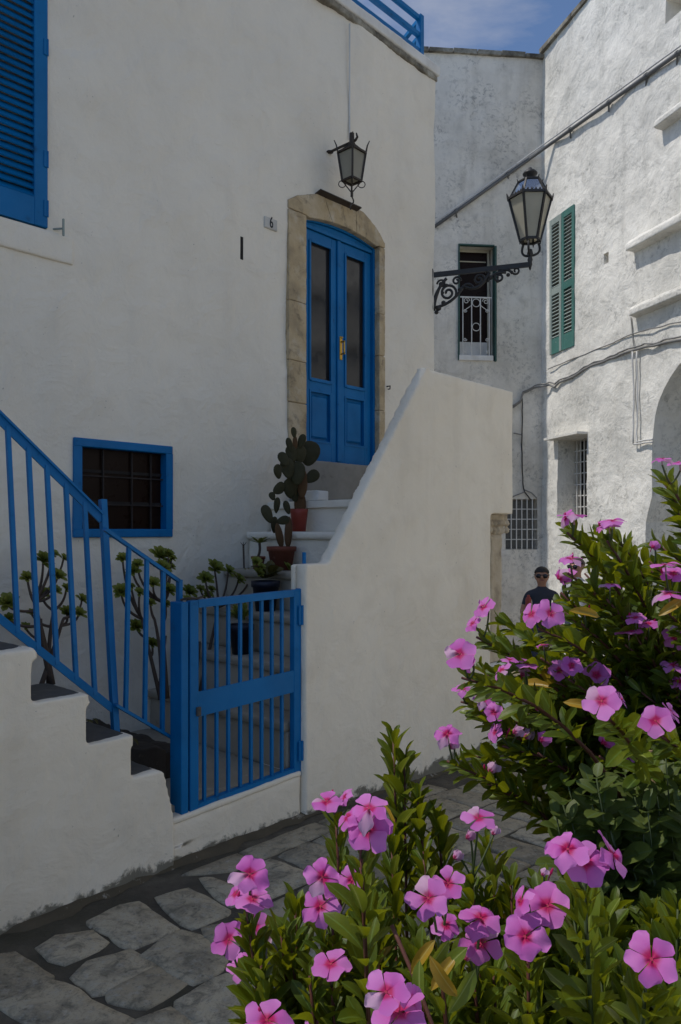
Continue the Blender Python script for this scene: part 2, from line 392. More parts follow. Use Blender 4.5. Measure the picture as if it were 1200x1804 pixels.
def mk_far_paving():
    t = NT('far_paving'); p = t.pos(); v = t.n('ShaderNodeTexVoronoi', Scale=2.6, feature='DISTANCE_TO_EDGE'); t.l(p, v.inputs['Vector'])
    v2 = t.n('ShaderNodeTexVoronoi', Scale=2.6); t.l(p, v2.inputs['Vector']); b = t.noise(p, 30, 8, 0.7)
    c = t.mix((0.24, 0.23, 0.20), (0.38, 0.36, 0.315), t.ramp(v2.outputs['Color'], [(0, 0.0), (1, 1.0)]))
    c = t.mix(c, (0.2, 0.19, 0.165), t.ramp(b, [(0.5, 0.0), (0.7, 0.6)])); e = t.ramp(v.outputs['Distance'], [(0.02, 0.0), (0.06, 1.0)])
    return t.fin(t.mix((0.09, 0.085, 0.07), c, e), 0.9, t.bump(e, 0.6, 0.02))
mk_far_paving()
mk_mortar()
def mk_leaf(name, c0, c1, trans, rough=0.36, rib=(0.12, 0.2, 0.04), tw=0.35):
    t = NT(name); oi = t.n('ShaderNodeObjectInfo'); p = t.pos(); po = t.pos(obj=True)
    a = t.noise(p, 35, 4)
    f = t.mix(t.ramp(oi.outputs['Random'], [(0, 0.0), (1, 1.0)]), t.ramp(a, [(0.35, 0.0), (0.65, 1.0)]), 0.5)
    c = t.mix(c0, c1, f)
    uv = t.n('ShaderNodeUVMap'); sx = t.n('ShaderNodeSeparateXYZ'); t.l(uv.outputs[0], sx.inputs[0])
    m = t.n('ShaderNodeMath', operation='SUBTRACT'); t.l(sx.outputs[0], m.inputs[0]); m.inputs[1].default_value = 0.5
    m2 = t.n('ShaderNodeMath', operation='ABSOLUTE'); t.l(m.outputs[0], m2.inputs[0])
    c = t.mix(c, rib, t.ramp(m2.outputs[0], [(0.02, 0.8), (0.06, 0.0)]))
    t.fin(c, rough, t.bump(t.noise(p, 160, 3), 0.12, 0.002)); t.b.inputs['Specular IOR Level'].default_value = 0.28
    tr = t.n('ShaderNodeBsdfTranslucent'); tcol = t.mix(c, trans, 0.75); t.l(tcol, tr.inputs['Color'])
    ms = t.n('ShaderNodeMixShader'); ms.inputs[0].default_value = tw
    t.l(t.b.outputs[0], ms.inputs[1]); t.l(tr.outputs[0], ms.inputs[2]); t.l(ms.outputs[0], t.out.inputs[0])
mk_leaf('periwinkle_leaf', (0.024, 0.055, 0.005), (0.12, 0.15, 0.008), (0.42, 0.44, 0.010), 0.45)
mk_leaf('yellow_leaf', (0.30, 0.20, 0.02), (0.42, 0.24, 0.03), (0.5, 0.36, 0.03), rib=(0.5, 0.4, 0.1))
mk_leaf('lime_leaf', (0.09, 0.14, 0.018), (0.14, 0.18, 0.02), (0.34, 0.38, 0.03), rib=(0.3, 0.35, 0.1))
mk_leaf('rose_leaf', (0.07, 0.098, 0.018), (0.12, 0.15, 0.035), (0.12, 0.2, 0.04), 0.5, (0.1, 0.15, 0.07))
mk_leaf('succulent_leaf', (0.15, 0.175, 0.025), (0.24, 0.245, 0.04), (0.1, 0.14, 0.02), 0.45, (0.12, 0.15, 0.05), 0.15)
mk_leaf('olive_leaf', (0.06, 0.055, 0.015), (0.10, 0.085, 0.02), (0.12, 0.1, 0.02), 0.5, (0.12, 0.1, 0.04), 0.15)
def mk_petal(name, c_in, c_mid, c_out, tcol):
    t = NT(name); oi = t.n('ShaderNodeObjectInfo'); uv = t.n('ShaderNodeUVMap'); sx = t.n('ShaderNodeSeparateXYZ'); t.l(uv.outputs[0], sx.inputs[0])
    c = t.ramp(sx.outputs[1], [(0.0, c_in), (0.16, c_in), (0.36, c_mid), (1.0, c_out)])
    c = t.mix(c, tuple(min(1, x*1.0+0.12) for x in c_out), t.ramp(oi.outputs['Random'], [(0.2, 0.0), (1.0, 0.55)]))
    c = t.mix(c, c_in, t.ramp(sx.outputs[1], [(0.10, 0.95), (0.26, 0.0)]))
    v = t.n('ShaderNodeTexWave', Scale=3.0, Distortion=1.5); mp = t.n('ShaderNodeMapping'); mp.inputs['Scale'].default_value = (4, 0.4, 1); t.l(uv.outputs[0], mp.inputs[0]); t.l(mp.outputs[0], v.inputs['Vector'])
    t.fin(c, 0.55, t.bump(v.outputs['Fac'], 0.10, 0.003)); t.b.inputs['Specular IOR Level'].default_value = 0.25
    tr = t.n('ShaderNodeBsdfTranslucent'); t.l(t.mix(c, tcol, 0.35), tr.inputs['Color'])
    ms = t.n('ShaderNodeMixShader'); ms.inputs[0].default_value = 0.4
    t.l(t.b.outputs[0], ms.inputs[1]); t.l(tr.outputs[0], ms.inputs[2]); t.l(ms.outputs[0], t.out.inputs[0])
mk_petal('pink_petal', (0.50, 0.01, 0.11), (0.58, 0.11, 0.45), (0.60, 0.18, 0.56), (0.7, 0.14, 0.56))
mk_petal('faded_petal', (0.45, 0.05, 0.16), (0.55, 0.26, 0.46), (0.62, 0.40, 0.58), (0.6, 0.3, 0.5))
paint('flower_eye', (0.33, 0.01, 0.05), 0.6, (0.5, 0.25, 0.05), 0.2)
paint('petal_tube', (0.40, 0.22, 0.26), 0.6, (0.3, 0.3, 0.1), 0.3)
paint('green_stem', (0.06, 0.085, 0.025), 0.6, (0.1, 0.05, 0.03), 0.5)
paint('red_stem', (0.11, 0.035, 0.022), 0.6, (0.08, 0.07, 0.03), 0.6)
paint('aeonium_stem', (0.09, 0.062, 0.045), 0.85, (0.16, 0.12, 0.09), 0.6, scale=40, b=0.6)
paint('cactus_pad', (0.040, 0.035, 0.009), 0.75, (0.08, 0.07, 0.03), 0.4, b=0.3)
paint('cactus_bark', (0.11, 0.055, 0.02), 0.85, (0.06, 0.05, 0.03), 0.5, b=0.6)
paint('skin', (0.42, 0.21, 0.13), 0.5, (0.25, 0.1, 0.06), 0.2, b=0.02)
paint('hair', (0.012, 0.009, 0.007), 0.5, (0.03, 0.02, 0.015), 0.4, scale=90, b=0.6)
paint('grey_hair', (0.045, 0.035, 0.028), 0.6, (0.09, 0.08, 0.07), 0.4, scale=90, b=0.6)
paint('navy_shirt', (0.035, 0.038, 0.052), 0.9, (0.05, 0.05, 0.06), 0.3, b=0.3)
paint('white_shirt', (0.55, 0.55, 0.57), 0.9, (0.4, 0.4, 0.42), 0.3, b=0.3)
paint('denim', (0.045, 0.055, 0.085), 0.9, (0.03, 0.03, 0.05), 0.3, b=0.3)
paint('black_plastic', (0.012, 0.011, 0.014), 0.12, (0.02, 0.015, 0.03), 0.2, b=0.01)
paint('shoe', (0.06, 0.055, 0.05), 0.7, (0.1, 0.1, 0.1), 0.3)
paint('lip', (0.26, 0.085, 0.07), 0.5, (0.2, 0.07, 0.05), 0.2, b=0.02)
M = MATS
# ------------------------------------------------------------------ ground and paving
bm = bmesh.new(); vg = {}
xs = [-300, -60, -20]+[-8+0.5*i for i in range(45)]+[40, 120, 300]; ys = [-300, -60, -15]+[-6+0.5*i for i in range(53)]+[60, 150, 400]
for i, x in enumerate(xs):
    for j, y in enumerate(ys): vg[i, j] = bm.verts.new((x, y, gz(x, y)))
for i in range(len(xs)-1):
    for j in range(len(ys)-1): bm.faces.new((vg[i, j], vg[i+1, j], vg[i+1, j+1], vg[i, j+1]))
for f in bm.faces:
    c = f.calc_center_median(); f.material_index = 0 if (-4.2 < c.x < 3.7 and 0.2 < c.y < 12) else 1
me = mesh1('ground', bm, [M['joint_mortar'], M['far_paving']], True)
ground = bpy.data.objects.new('ground', me); COL.objects.link(ground); ground['kind'] = 'structure'
def stone(poly, z_lift=0.007):
    'one paving slab; poly = world (x, y) outline'
    n = len(poly); c = Vector((sum(p[0] for p in poly)/n, sum(p[1] for p in poly)/n))
    pts = []
    for i in range(n):                                   # resample with softened corners
        a, b = Vector(poly[i]), Vector(poly[(i+1) % n]); k = max(2, int((b-a).length/0.055))
        for j in range(k): pts.append(a.lerp(b, j/k))
    pts = [(pts[i-1]+pts[i]*12+pts[(i+1) % len(pts)])/14 for i in range(len(pts))]
    pts = [p+(p-c).normalized()*(0.012*nf((p.x, p.y, 0), 14)+0.006*nf((p.x, p.y, 3), 40)) for p in pts]
    bm = bmesh.new(); rings = []
    tilt = (R_(-.012, .012), R_(-.012, .012)); zc = gz(c.x, c.y)
    for f, dz in ((1.0, -0.03), (0.992, 0.001), (0.955, z_lift), (0.55, z_lift+0.002)):
        rg = []
        for p in pts:
            q = c+(p-c)*f
            z = gz(q.x, q.y)+dz+(0.004*nf((q.x, q.y, 1), 9) if dz > 0 else 0)+tilt[0]*(q.x-c.x)+tilt[1]*(q.y-c.y)
            rg.append(bm.verts.new((q.x-c.x, q.y-c.y, z-zc)))
        rings.append(rg)
    m = len(pts)
    for a, b in zip(rings, rings[1:]):
        for i in range(m): bm.faces.new((a[i], a[(i+1) % m], b[(i+1) % m], b[i]))
    ctr = bm.verts.new((0, 0, z_lift+0.004+gz(c.x, c.y)-zc))
    for i in range(m): bm.faces.new((rings[-1][i], rings[-1][(i+1) % m], ctr))
    me = mesh1('paving_stone', bm, M['paving_limestone'], True)
    inst('paving_stone', me, ground, (c.x, c.y, zc))
Z3 = lambda l: [(x/3, 1350+y/3) for x, y in l]
traced = [Z3(l) for l in (
 [(205, 950), (300, 893), (480, 867), (545, 925), (515, 962), (345, 1033), (268, 1015)],
 [(490, 812), (635, 733), (730, 717), (825, 790), (915, 848), (700, 945), (640, 925), (590, 880), (500, 842)],
 [(835, 692), (1000, 648), (1195, 752), (1180, 775), (1010, 843), (960, 820), (880, 745)],
 [(765, 1000), (870, 912), (960, 873), (1055, 892), (1175, 1010), (1150, 1060), (1010, 1128), (940, 1098), (820, 1022)],
 [(392, 1105), (470, 1030), (675, 972), (815, 1045), (575, 1180), (500, 1190)],
 [(580, 1190), (820, 1052), (985, 1135), (770, 1268), (690, 1255), (590, 1232)],
 [(30, 1250), (285, 1140), (420, 1182), (475, 1235), (600, 1290), (690, 1325), (600, 1440), (330, 1480), (150, 1340)],
 [(-60, 1010), (90, 988), (180, 1042), (265, 1100), (262, 1128), (120, 1168), (-40, 1240)],
 [(945, 1232), (1190, 1105), (1330, 1120), (1400, 1230), (1180, 1390), (1050, 1370), (960, 1290)],
 [(720, 1335), (900, 1270), (1010, 1370), (960, 1480), (640, 1500)],
 [(1065, 590), (1130, 585), (1260, 640), (1290, 700), (1210, 730), (1110, 660)],
 [(1070, 850), (1190, 830), (1260, 930), (1200, 985), (1090, 900)])]
tw = []
for l in traced:
    q = [Vector(W.onz(x, y, 0.01)) for x, y in l]; c = sum(q, Vector((0, 0)))/len(q); tw.append([tuple(c+(v-c)*1.19) for v in q])
def clip(poly, u, off):
    out = []
    for i in range(len(poly)):
        a, b = Vector(poly[i]), Vector(poly[(i+1) % len(poly)]); da, db = a.dot(u)-off, b.dot(u)-off
        if da >= 0: out.append(tuple(a))
        if da*db < 0: out.append(tuple(a.lerp(b, da/(da-db))))
    return out
def area(p): return abs(sum(p[i-1][0]*p[i][1]-p[i][0]*p[i-1][1] for i in range(len(p))))/2
def fit(poly):
    'trim a generated slab so that it keeps clear of the hand-placed ones'
    a0 = area(poly)
    for t in tw:
        tc = sum((Vector(v) for v in t), Vector((0, 0)))/len(t); pc = sum((Vector(v) for v in poly), Vector((0, 0)))/len(poly)
        if (pc-tc).length > .75 or not (any(inside(v, t) for v in poly) or any(inside(v, poly) for v in t)): continue
        best = None
        for i in range(len(t)):
            e = Vector(t[(i+1) % len(t)])-Vector(t[i]); u = Vector((e.y, -e.x)).normalized()
            if u.dot(Vector(t[i])-tc) < 0: u = -u
            q = clip(poly, u, max(Vector(v).dot(u) for v in t)+.025)
            if len(q) > 2 and (best is None or area(q) > area(best)): best = q
        if best is None: return None
        poly = best
    return poly if area(poly) > .22*a0 and area(poly) > .008 else None
def inside(p, poly):
    r = False; n = len(poly)
    for i in range(n):
        a, b = poly[i], poly[(i+1) % n]
        if (a[1] > p[1]) != (b[1] > p[1]) and p[0] < (b[0]-a[0])*(p[1]-a[1])/(b[1]-a[1])+a[0]: r = not r
    return r
for p in tw: stone(p)
rr = random.Random(21); n0 = NP-0.09; row = 0; cnt = 0
while n0 > -0.6:
    hrow = rr.uniform(0.27, 0.40); s = -0.4+rr.uniform(-.3, 0)
    if row == 0: hrow = 0.16
    while s < 8.5:
        ln = rr.uniform(0.24, 0.50)*(0.9 if row else 1.2)
        j = lambda: rr.uniform(-.022, .022)
        g = 0.004
        q = [(s+g+j(), n0-g), (s+ln-g+j(), n0-g+j()*.6), (s+ln-g+j(), n0-hrow+g), (s+ln*.5, n0-hrow+g+j()*.5), (s+g+j(), n0-hrow+g)]
        wq = [tuple(H.w(a, b, 0)[:2]) for a, b in q]
        c = (sum(a for a, _ in wq)/5, sum(b for _, b in wq)/5)
        if c[1] > 0.3 and c[0] < 3.6 and rr.random() < (0.98 if row else 0.75):
            fq = fit(wq)
            if fq: stone(fq); cnt += 1
        s += ln
    n0 -= hrow; row += 1
n0 = NP+0.05                                             # the lane beyond the stair, behind the people
for n0 in [NP+0.35*i for i in range(0, 7)]:
    s = 5.5
    while s < 10.5:
        ln = rr.uniform(0.3, 0.5); g = 0.016
        q = [(s+g, n0+.35-g), (s+ln-g, n0+.35-g), (s+ln-g, n0+g), (s+g, n0+g)]
        wq = [tuple(H.w(a, b, 0)[:2]) for a, b in q]
        if n0 < 4.0 or s > 7.6: stone(wq); cnt += 1
        s += ln
dirt = thing('wall_foot_dirt', 'strip of dark earth and moss along the foot of the plastered stair wall', 'dirt', H, (1.5, NP-.06, 0), kind='stuff')
bm = bmesh.new(); rows = []
for i in range(181):
    s = -.4+5.6*i/180; q = H.w(s, NP, 0); wv = .03+.06*nf((s, 0, 0), 2.2)+.045*nf((s, 1, 0), 8); zc = gz(q.x, q.y); rw = []
    for j in range(5):
        f = j/4; n = NP+.03-(wv+.03)*f; rw.append(bm.verts.new((s, n, zc+(.024+.012*nf((s, n, 0), 9))*(1-f*f)+.006*nf((s, n, 2), 25)+.001)))
    rows.append(rw)
for a, b in zip(rows, rows[1:]):
    for j in range(4): bm.faces.new((a[j], b[j], b[j+1], a[j+1]))
part('dirt', bm, M['moss_dirt'], dirt, True, kind='stuff')
# ------------------------------------------------------------------ the blue-door house
house = thing('house', 'whitewashed house with blue door, blue shutter and roof railing', 'house', H, (2.0, NF, 0))
on = lambda x, y, n=NF: H.on(x, y, n)
ZR = on(768, 143)[1]; SE = on(766, 400)[0]
fac = wall_solid(-4.2, SE, NF, NF+3.2, -0.6, ZR, 0.08, 0.026, 2.0, back=lambda x: x-(3.2*math.tan(radians(-HA*180/pi+90+23)) if x > SE-1e-6 else 0))
facade = part('facade', fac, M['house_plaster'], house, smooth=False)
# door geometry, from the photograph
dl, dzb = on(538, 811); dr = on(656, 600, NF+.075)[0]; dzt_l = on(538, 386)[1]; dzt_r = on(656, 432)[1]
jl = on(507, 600)[0]; jr = on(677, 600)[0]
zs = 0.5*(dzt_l+dzt_r)-0.02; dm = 0.5*(dl+dr); rise = max(.05, .62*(on(597, 393)[1]-zs)); zs += .02
def arch(x0, x1, zspring, rise, n=14):
    c = 0.5*(x0+x1); h = 0.5*(x1-x0); Rr = (h*h+rise*rise)/(2*rise); a = math.asin(h/Rr)
    return [(c+Rr*sin(-a+2*a*i/n), zspring+rise-Rr+Rr*cos(-a+2*a*i/n)) for i in range(n+1)]
door_arc = arch(dl, dr, zs, rise)
cd1 = bmesh.new(); prism(cd1, [(jl+.03, dzb-0.02)]+arch(jl+.03, jr-.03, zs+.06, rise+.10)+[(jr-.03, dzb-0.02)], NF-.3, NF+.24)
# basement window
wl, wzt = on(129, 770); wr, wzb = on(303, 946); wzt2 = on(304, 787)[1]; wzt = 0.5*(wzt+wzt2)
cw = bmesh.new(); box(cw, wl+.01, wr-.01, NF-.3, NF+.32, wzb+.01, wzt-.01)
# shutter window
sr, szb = on(82, 405); sl = sr-1.05; szt = szb+1.75
cs_ = bmesh.new(); box(cs_, sl, sr, NF-.3, NF+.14, szb, szt)
ch = bmesh.new(); hx, hz = on(428, 437); box(ch, hx-.016, hx+.016, NF-.2, NF+.55, hz-.085, hz+.09)
cut(facade, [cd1, cw, cs_, ch])
bm = bmesh.new(); box(bm, hx-.0158, hx+.0158, NF+.016, NF+.05, hz-.085, hz+.09); part('slot_shade_plug', bm, M['dark_interior'], house)  # dark plug stands in for the shade inside the slot
# stone surround of the door, block by block
def sblock(pts, y0=NF-.014, y1=NF+.2):
    bm = bmesh.new(); prism(bm, pts, y0, y1)
    o = part('surround_stone', bm, M['tufa_stone'], house); soften(o, 0.007, 0.004, 8, R_(0, 9))
def column(x0, x1, zlist):
    for a, b in zip(zlist, zlist[1:]): sblock([(x0, a+.001), (x1, a+.001), (x1, b-.001), (x0, b-.001)])
zj = zs+.02
column(jl, dl+.004, [dzb-.02, dzb+.46, dzb+.80, dzb+1.28, zj])
column(dr-.004, jr, [dzb-.02, dzb+.52, dzb+1.02, dzb+1.40, zj])
ia = arch(dl+.004, dr-.004, zs, rise, 24); zc_l = on(510, 347)[1]; zc_r = on(676, 425)[1]
oa = [(jl+(jr-jl)*i/24, 0) for i in range(25)]
otop = [on(px, py)[::1] for px, py in ((508, 352), (520, 345), (560, 341), (600, 352), (640, 374), (663, 404), (677, 430))]
def ztop(x):
    for (a, za), (b, zb) in zip(otop, otop[1:]):
        if x <= b: return za+(zb-za)*max(0, (x-a)/(b-a))
    return otop[-1][1]
for i0, i1 in ((0, 8), (8, 16), (16, 24)):
    lo = [ia[i] for i in range(i0, i1+1)]; hi = []
    for i in range(i1, i0-1, -1):
        x = jl+(jr-jl)*i/24; hi.append((x, ztop(x)))
    if i0 == 0: lo = [(jl, zj+.003), (dl, zj+.003)]+lo[1:]
    if i1 == 24: lo = lo[:-1]+[(dr, zj+.003), (jr, zj+.003)]
    g = 0.001
    lo = [(p[0]+(g if k == 0 and i0 else 0)-(g if k == len(lo)-1 and i1 < 24 else 0), p[1]) for k, p in enumerate(lo)]
    sblock(lo+hi)
# door leaves
YD = NF+.11
bm = bmesh.new(); fwid = .028
prism(bm, [(dl, dzb), (dl+fwid, dzb), (dl+fwid, zs)]+[(x, z) for x, z in arch(dl+fwid, dr-fwid, zs, rise-.02)][1:-1]+[(dr-fwid, zs), (dr-fwid, dzb), (dr, dzb)]+[(x, z) for x, z in door_arc[::-1]], YD-.07, YD+.02)
door = part('door', bm, M['blue_paint'], house)
# transom boards above the leaves
ztl = zs-.03
bm = bmesh.new(); prism(bm, [(dl+fwid, ztl), (dr-fwid, ztl)]+[(x, z-.001) for x, z in arch(dl+fwid, dr-fwid, zs, rise-.022)[::-1]], YD-.05, YD-.01); part('transom_board', bm, M['blue_paint'], door)
bm = bmesh.new(); box(bm, dl+fwid, dr-fwid, YD-.062, YD-.045, ztl-.01, ztl+.022, .004); part('transom_rail', bm, M['blue_paint'], door)
gh = dzb+0.70
for side in (0, 1):
    a = dl+fwid+.002 if side == 0 else dm+.002; b = dm-.002 if side == 0 else dr-fwid-.002
    bm = bmesh.new(); st = .085; zt = ztl-.012
    box(bm, a, a+st, YD-.042, YD, dzb+.012, zt, .004); box(bm, b-st, b, YD-.042, YD, dzb+.012, zt, .004)
    for z0, z1 in ((dzb+.012, dzb+.17), (gh-.09, gh), (zt-.09, zt)): box(bm, a+st, b-st, YD-.040, YD-.002, z0, z1)
    part('leaf_frame', bm, M['blue_paint'], door)
    bm = bmesh.new(); m_ = .02
    box(bm, a+st-.008, a+st+m_-.008, YD-.052, YD-.043, gh-.01, zt-.085); box(bm, b-st+.008-m_, b-st+.008, YD-.052, YD-.043, gh-.01, zt-.085)
    box(bm, a+st+.012, b-st-.012, YD-.053, YD-.041, gh-.016, gh+.010); box(bm, a+st+.012, b-st-.012, YD-.053, YD-.041, zt-.10, zt-.08)
    part('glazing_bead', bm, M['blue_paint'], door)
    bm = bmesh.new(); box(bm, a+st, b-st, YD-.02, YD-.014, gh, zt-.09); part('glass_pane', bm, M['door_glass'], door)
    bm = bmesh.new(); box(bm, a+st, b-st, YD-.014, YD-.004, dzb+.17, gh-.09)
    box(bm, a+st+.035, b-st-.035, YD-.03, YD-.0145, dzb+.21, gh-.13, .012)
    for q in ((a+st, a+st+.016, dzb+.17, gh-.09), (b-st-.016, b-st, dzb+.17, gh-.09)): box(bm, q[0], q[1], YD-.047, YD-.0145, q[2], q[3])
    for q in ((dzb+.17, dzb+.186), (gh-.106, gh-.09)): box(bm, a+st+.0161, b-st-.0161, YD-.046, YD-.0145, q[0], q[1])
    part('door_panel', bm, M['blue_paint'], door)
    bm = bmesh.new(); cxm = a+st+.02
    for k in range(5): box(bm, cxm+k*.03, cxm+.026+k*.03-.004, YD-.0105+.004*(k % 2), YD-.008+.004*(k % 2), gh+.02, zt-.1)
    bm.free()
bm = bmesh.new(); box(bm, dm-.022, dm+.022, YD-.060, YD-.0425, dzb+.02, ztl-.015, .006); part('meeting_stile', bm, M['blue_paint'], door)
bm = bmesh.new(); hz0 = on(604, 590)[1]; hz1 = on(604, 632)[1]
hxx = dm+.012
box(bm, hxx-.016, hxx+.016, YD-.070, YD-.0605, hz1, hz0, .004); tube(bm, [(hxx, YD-.07, hz0-.05), (hxx, YD-.11, hz0-.05), (hxx-.012, YD-.115, hz0-.06), (hxx-.012, YD-.115, hz1+.06), (hxx, YD-.11, hz1+.05), (hxx, YD-.07, hz1+.05)], .008, 8)
lathe(bm, [(0, .0), (.011, .004), (.011, .012), (0, .016)], (hxx, YD-.075, hz0-.02)); part('handle', bm, M['brass'], door)
# grey threshold under the door
bm = bmesh.new(); box(bm, jl+.02, jr-.02, NF-.10, NF+.22, dzb-.42, dzb-.004, .01); o = part('door_threshold', bm, M['cement'], house); soften(o, .012, .004, 7, 3)
# basement window
YW = NF-.015; fw = .055
bm = bmesh.new()
for q in ((wl, wr, wzt-fw, wzt), (wl, wr, wzb, wzb+fw)): box(bm, q[0], q[1], YW, YW+.09, q[2], q[3], .005)
for q in ((wl, wl+fw), (wr-fw, wr)): box(bm, q[0], q[1], YW+.002, YW+.088, wzb+fw-.002, wzt-fw+.002)
win = part('window', bm, M['blue_paint'], house, label='low square window with blue frame and dark iron bars')
bm = bmesh.new(); box(bm, wl+fw-.01, wr-fw+.01, NF+.055, NF+.062, wzb+fw-.01, wzt-fw+.01); part('pane', bm, M['window_glass'], win)
bm = bmesh.new()
for q in (0.0, 1.0):
    zz = wzb+fw+(wzt-wzb-2*fw)*(.33 if q == 0 else .72); box(bm, wl+fw, wr-fw, NF+.047, NF+.053, zz-.010, zz+.010)
part('shelf_edge', bm, M['dark_interior'], win)
for k in range(3):
    bm = bmesh.new(); xx = wl+(wr-wl)*(.31, .60, .80)[k]; bar(bm, (xx, NF+.038, wzb+fw-.01), (xx, NF+.038, wzt-fw+.01), .010, .010); part('bar', bm, M['dark_bar'], win)
for k in range(2):
    bm = bmesh.new(); zz = wzb+(wzt-wzb)*(.63, .34)[k]; bar(bm, (wl+fw-.01, NF+.030, zz), (wr-fw+.01, NF+.030, zz), .009, .005, (0, 1, 0)); part('bar', bm, M['dark_bar'], win)
# upper window with louvred blue shutter
YS = NF+.03
shut = None
for lf in (0, 1):
    a = sl if lf == 0 else (sl+sr)/2+.002; b = (sl+sr)/2-.002 if lf == 0 else sr
    bm = bmesh.new(); st = .085
    box(bm, a, a+st, YS-.05, YS, szb+.005, szt, .004); box(bm, b-st, b, YS-.05, YS, szb+.005, szt, .004)
    box(bm, a+st, b-st, YS-.048, YS-.002, szb+.005, szb+.17); box(bm, a+st, b-st, YS-.048, YS-.002, szt-.1, szt)
    shut = part('shutter', bm, M['blue_paint'], house, label='blue louvred shutter leaf, %s' % ('cut off by the picture edge' if lf else 'beyond the picture edge'))
    bm = bmesh.new(); wd = b-a-2*st
    v = box(bm, -wd/2, wd/2, -.005, .005, -.03, .03)
    bmesh.ops.rotate(bm, verts=bm.verts[:], cent=(0, 0, 0), matrix=Matrix.Rotation(radians(-38), 3, 'X'))
    slm = mesh1('slat', bm, M['blue_paint']); z = szb+.195
    while z < szt-.11:
        inst('slat', slm, shut, ((a+b)/2, YS-.024, z)); z += .0465
    if lf:
        for zz in (szb+.12, szb+.42, szb+1.1):
            bm = bmesh.new(); box(bm, sr-.028, sr-.004, YS-.056, YS-.0505, zz-.05, zz+.05, .002); tube(bm, [(sr-.004, YS-.055, zz-.05), (sr-.004, YS-.055, zz+.05)], .006); part('hinge', bm, M['blue_paint'], shut)
bm = bmesh.new(); box(bm, sl-.05, on(128, 470)[0], NF-.020, NF+.05, on(100, 461)[1]-.0, szb-.004); o = part('window_sill', bm, M['house_plaster'], house); soften(o, .014, .004, 5, 1)
bm = bmesh.new(); x_, z_ = on(104, 404); tube(bm, [(x_-.05, NF+.02, z_-.01), (x_-.005, NF-.05, z_-.01)], .006); box(bm, x_-.006, x_+.006, NF-.062, NF-.05, z_-.055, z_+.05, .002); part('shutter_stay', bm, M['bleached_teal'], house)
bm = bmesh.new(); box(bm, -4.2, 1.15, NF+.004, NF+3.0, ZR-.02, ZR+2.0); part('roof_sun_block', bm, M['house_plaster'], house)  # unseen block added above the roof to keep sun off the near paving
# coping and roof railing
bm = bmesh.new(); z0 = ZR; box(bm, -4.2, SE+.025, NF-.025, NF+.55, z0-.02, z0+.04)
o = part('roof_coping', bm, M['weathered_coping'], house); soften(o, .011, .010, 9, 6)
bm = bmesh.new(); box(bm, -4.2, SE+.04, NF-.04, NF+.5, z0+.038, z0+.135); o = part('roof_edge', bm, M['white_trim'], house); soften(o, .012, .004, 6, 7)
rx = on(740, 60, NF+.12)[0]; ry = NF+.12; rzb = on(740, 103, NF+.12)[1]-.03; rzt = on(743, 30, NF+.12)[1]
rdir = Vector((sin(radians(-23)), cos(radians(-23)), 0)); rdl = (H.I.to_3x3() @ rdir)
bm = bmesh.new(); box(bm, rx-.03, rx+.03, ry-.03, ry+.03, rzb-.03, rzt, .004); rail = part('roof_railing', bm, M['blue_paint'], house)
hs = rzt-rzb
for f in (.20, .55, .92):
    bm = bmesh.new(); z = rzb+hs*f; bar(bm, (-4, ry, z), (rx-.03, ry, z), .04, .04); part('rail', bm, M['blue_paint'], rail)
    bm = bmesh.new(); bar(bm, Vector((rx, ry, z-.002))+rdl*.03, Vector((rx, ry, z-.002))+rdl*2.6, .04, .04, (1, 0, 0)); part('rail', bm, M['blue_paint'], rail)
for xx in (rx-1.6, rx-3.2, rx-4.8):
    bm = bmesh.new(); box(bm, xx-.025, xx+.025, ry-.025, ry+.025, rzb-.03, rzt-.1); part('post', bm, M['blue_paint'], rail)
# cable down the wall to the door lantern
bm = bmesh.new(); a = on(616, 42, NF-.034); b_ = on(616, 246, NF-.034); tube(bm, [(a[0]+.004*nf((0, 0, t), 3), NF-.034, a[1]+(b_[1]-a[1])*t/14) for t in range(15)], .008, 6); part('cable_conduit', bm, M['white_cable'], house)
# house number
def text_mesh(txt, size, depth=.002, sx=1.0):
    cu = bpy.data.curves.new('lettering', 'FONT'); cu.body = txt; cu.size = size; cu.extrude = depth; cu.align_x = 'CENTER'; cu.align_y = 'CENTER'
    t = bpy.data.objects.new('lettering', cu); COL.objects.link(t); dg = bpy.context.evaluated_depsgraph_get()
    m = bpy.data.meshes.new_from_object(t.evaluated_get(dg)); bpy.data.objects.remove(t); bpy.data.curves.remove(cu)
    m.transform(Matrix.Diagonal((sx, 1, 1, 1))); m.transform(Matrix.Rotation(radians(90), 4, 'X')); return m
nx0, nz0 = on(466, 378); nx1 = on(488, 390)[0]; nz1 = on(477, 404)[1]
bm = bmesh.new(); box(bm, nx0, nx1, NF-.007, NF+.03, nz1, nz0-.01, .004); plate = part('number_plate', bm, M['plaque_stone'], house)
tm = text_mesh('6', .125, .003, .62); tm.materials.append(M['ink']); inst('digit', tm, plate, ((nx0+nx1)/2+.0, NF-.0085, (nz0+nz1)/2))
hk = on(686, 683, NF-.02); bm = bmesh.new(); tube(bm, [(hk[0], NF+.01, hk[1]+.015), (hk[0], NF-.03, hk[1]+.015), (hk[0]-.01, NF-.035, hk[1]-.015), (hk[0]-.03, NF-.03, hk[1]-.02)], .006, 6); part('iron_hook', bm, M['wrought_iron'], house)
# sloping slate over the door
a = on(562, 337, NF-.05); b_ = on(634, 369, NF-.05)
bm = bmesh.new(); bar(bm, (a[0], NF-.03, a[1]), (b_[0], NF-.03, b_[1]), .010, .085, (0, 1, -.25)); part('drip_slate', bm, M['rusty_iron'], house)
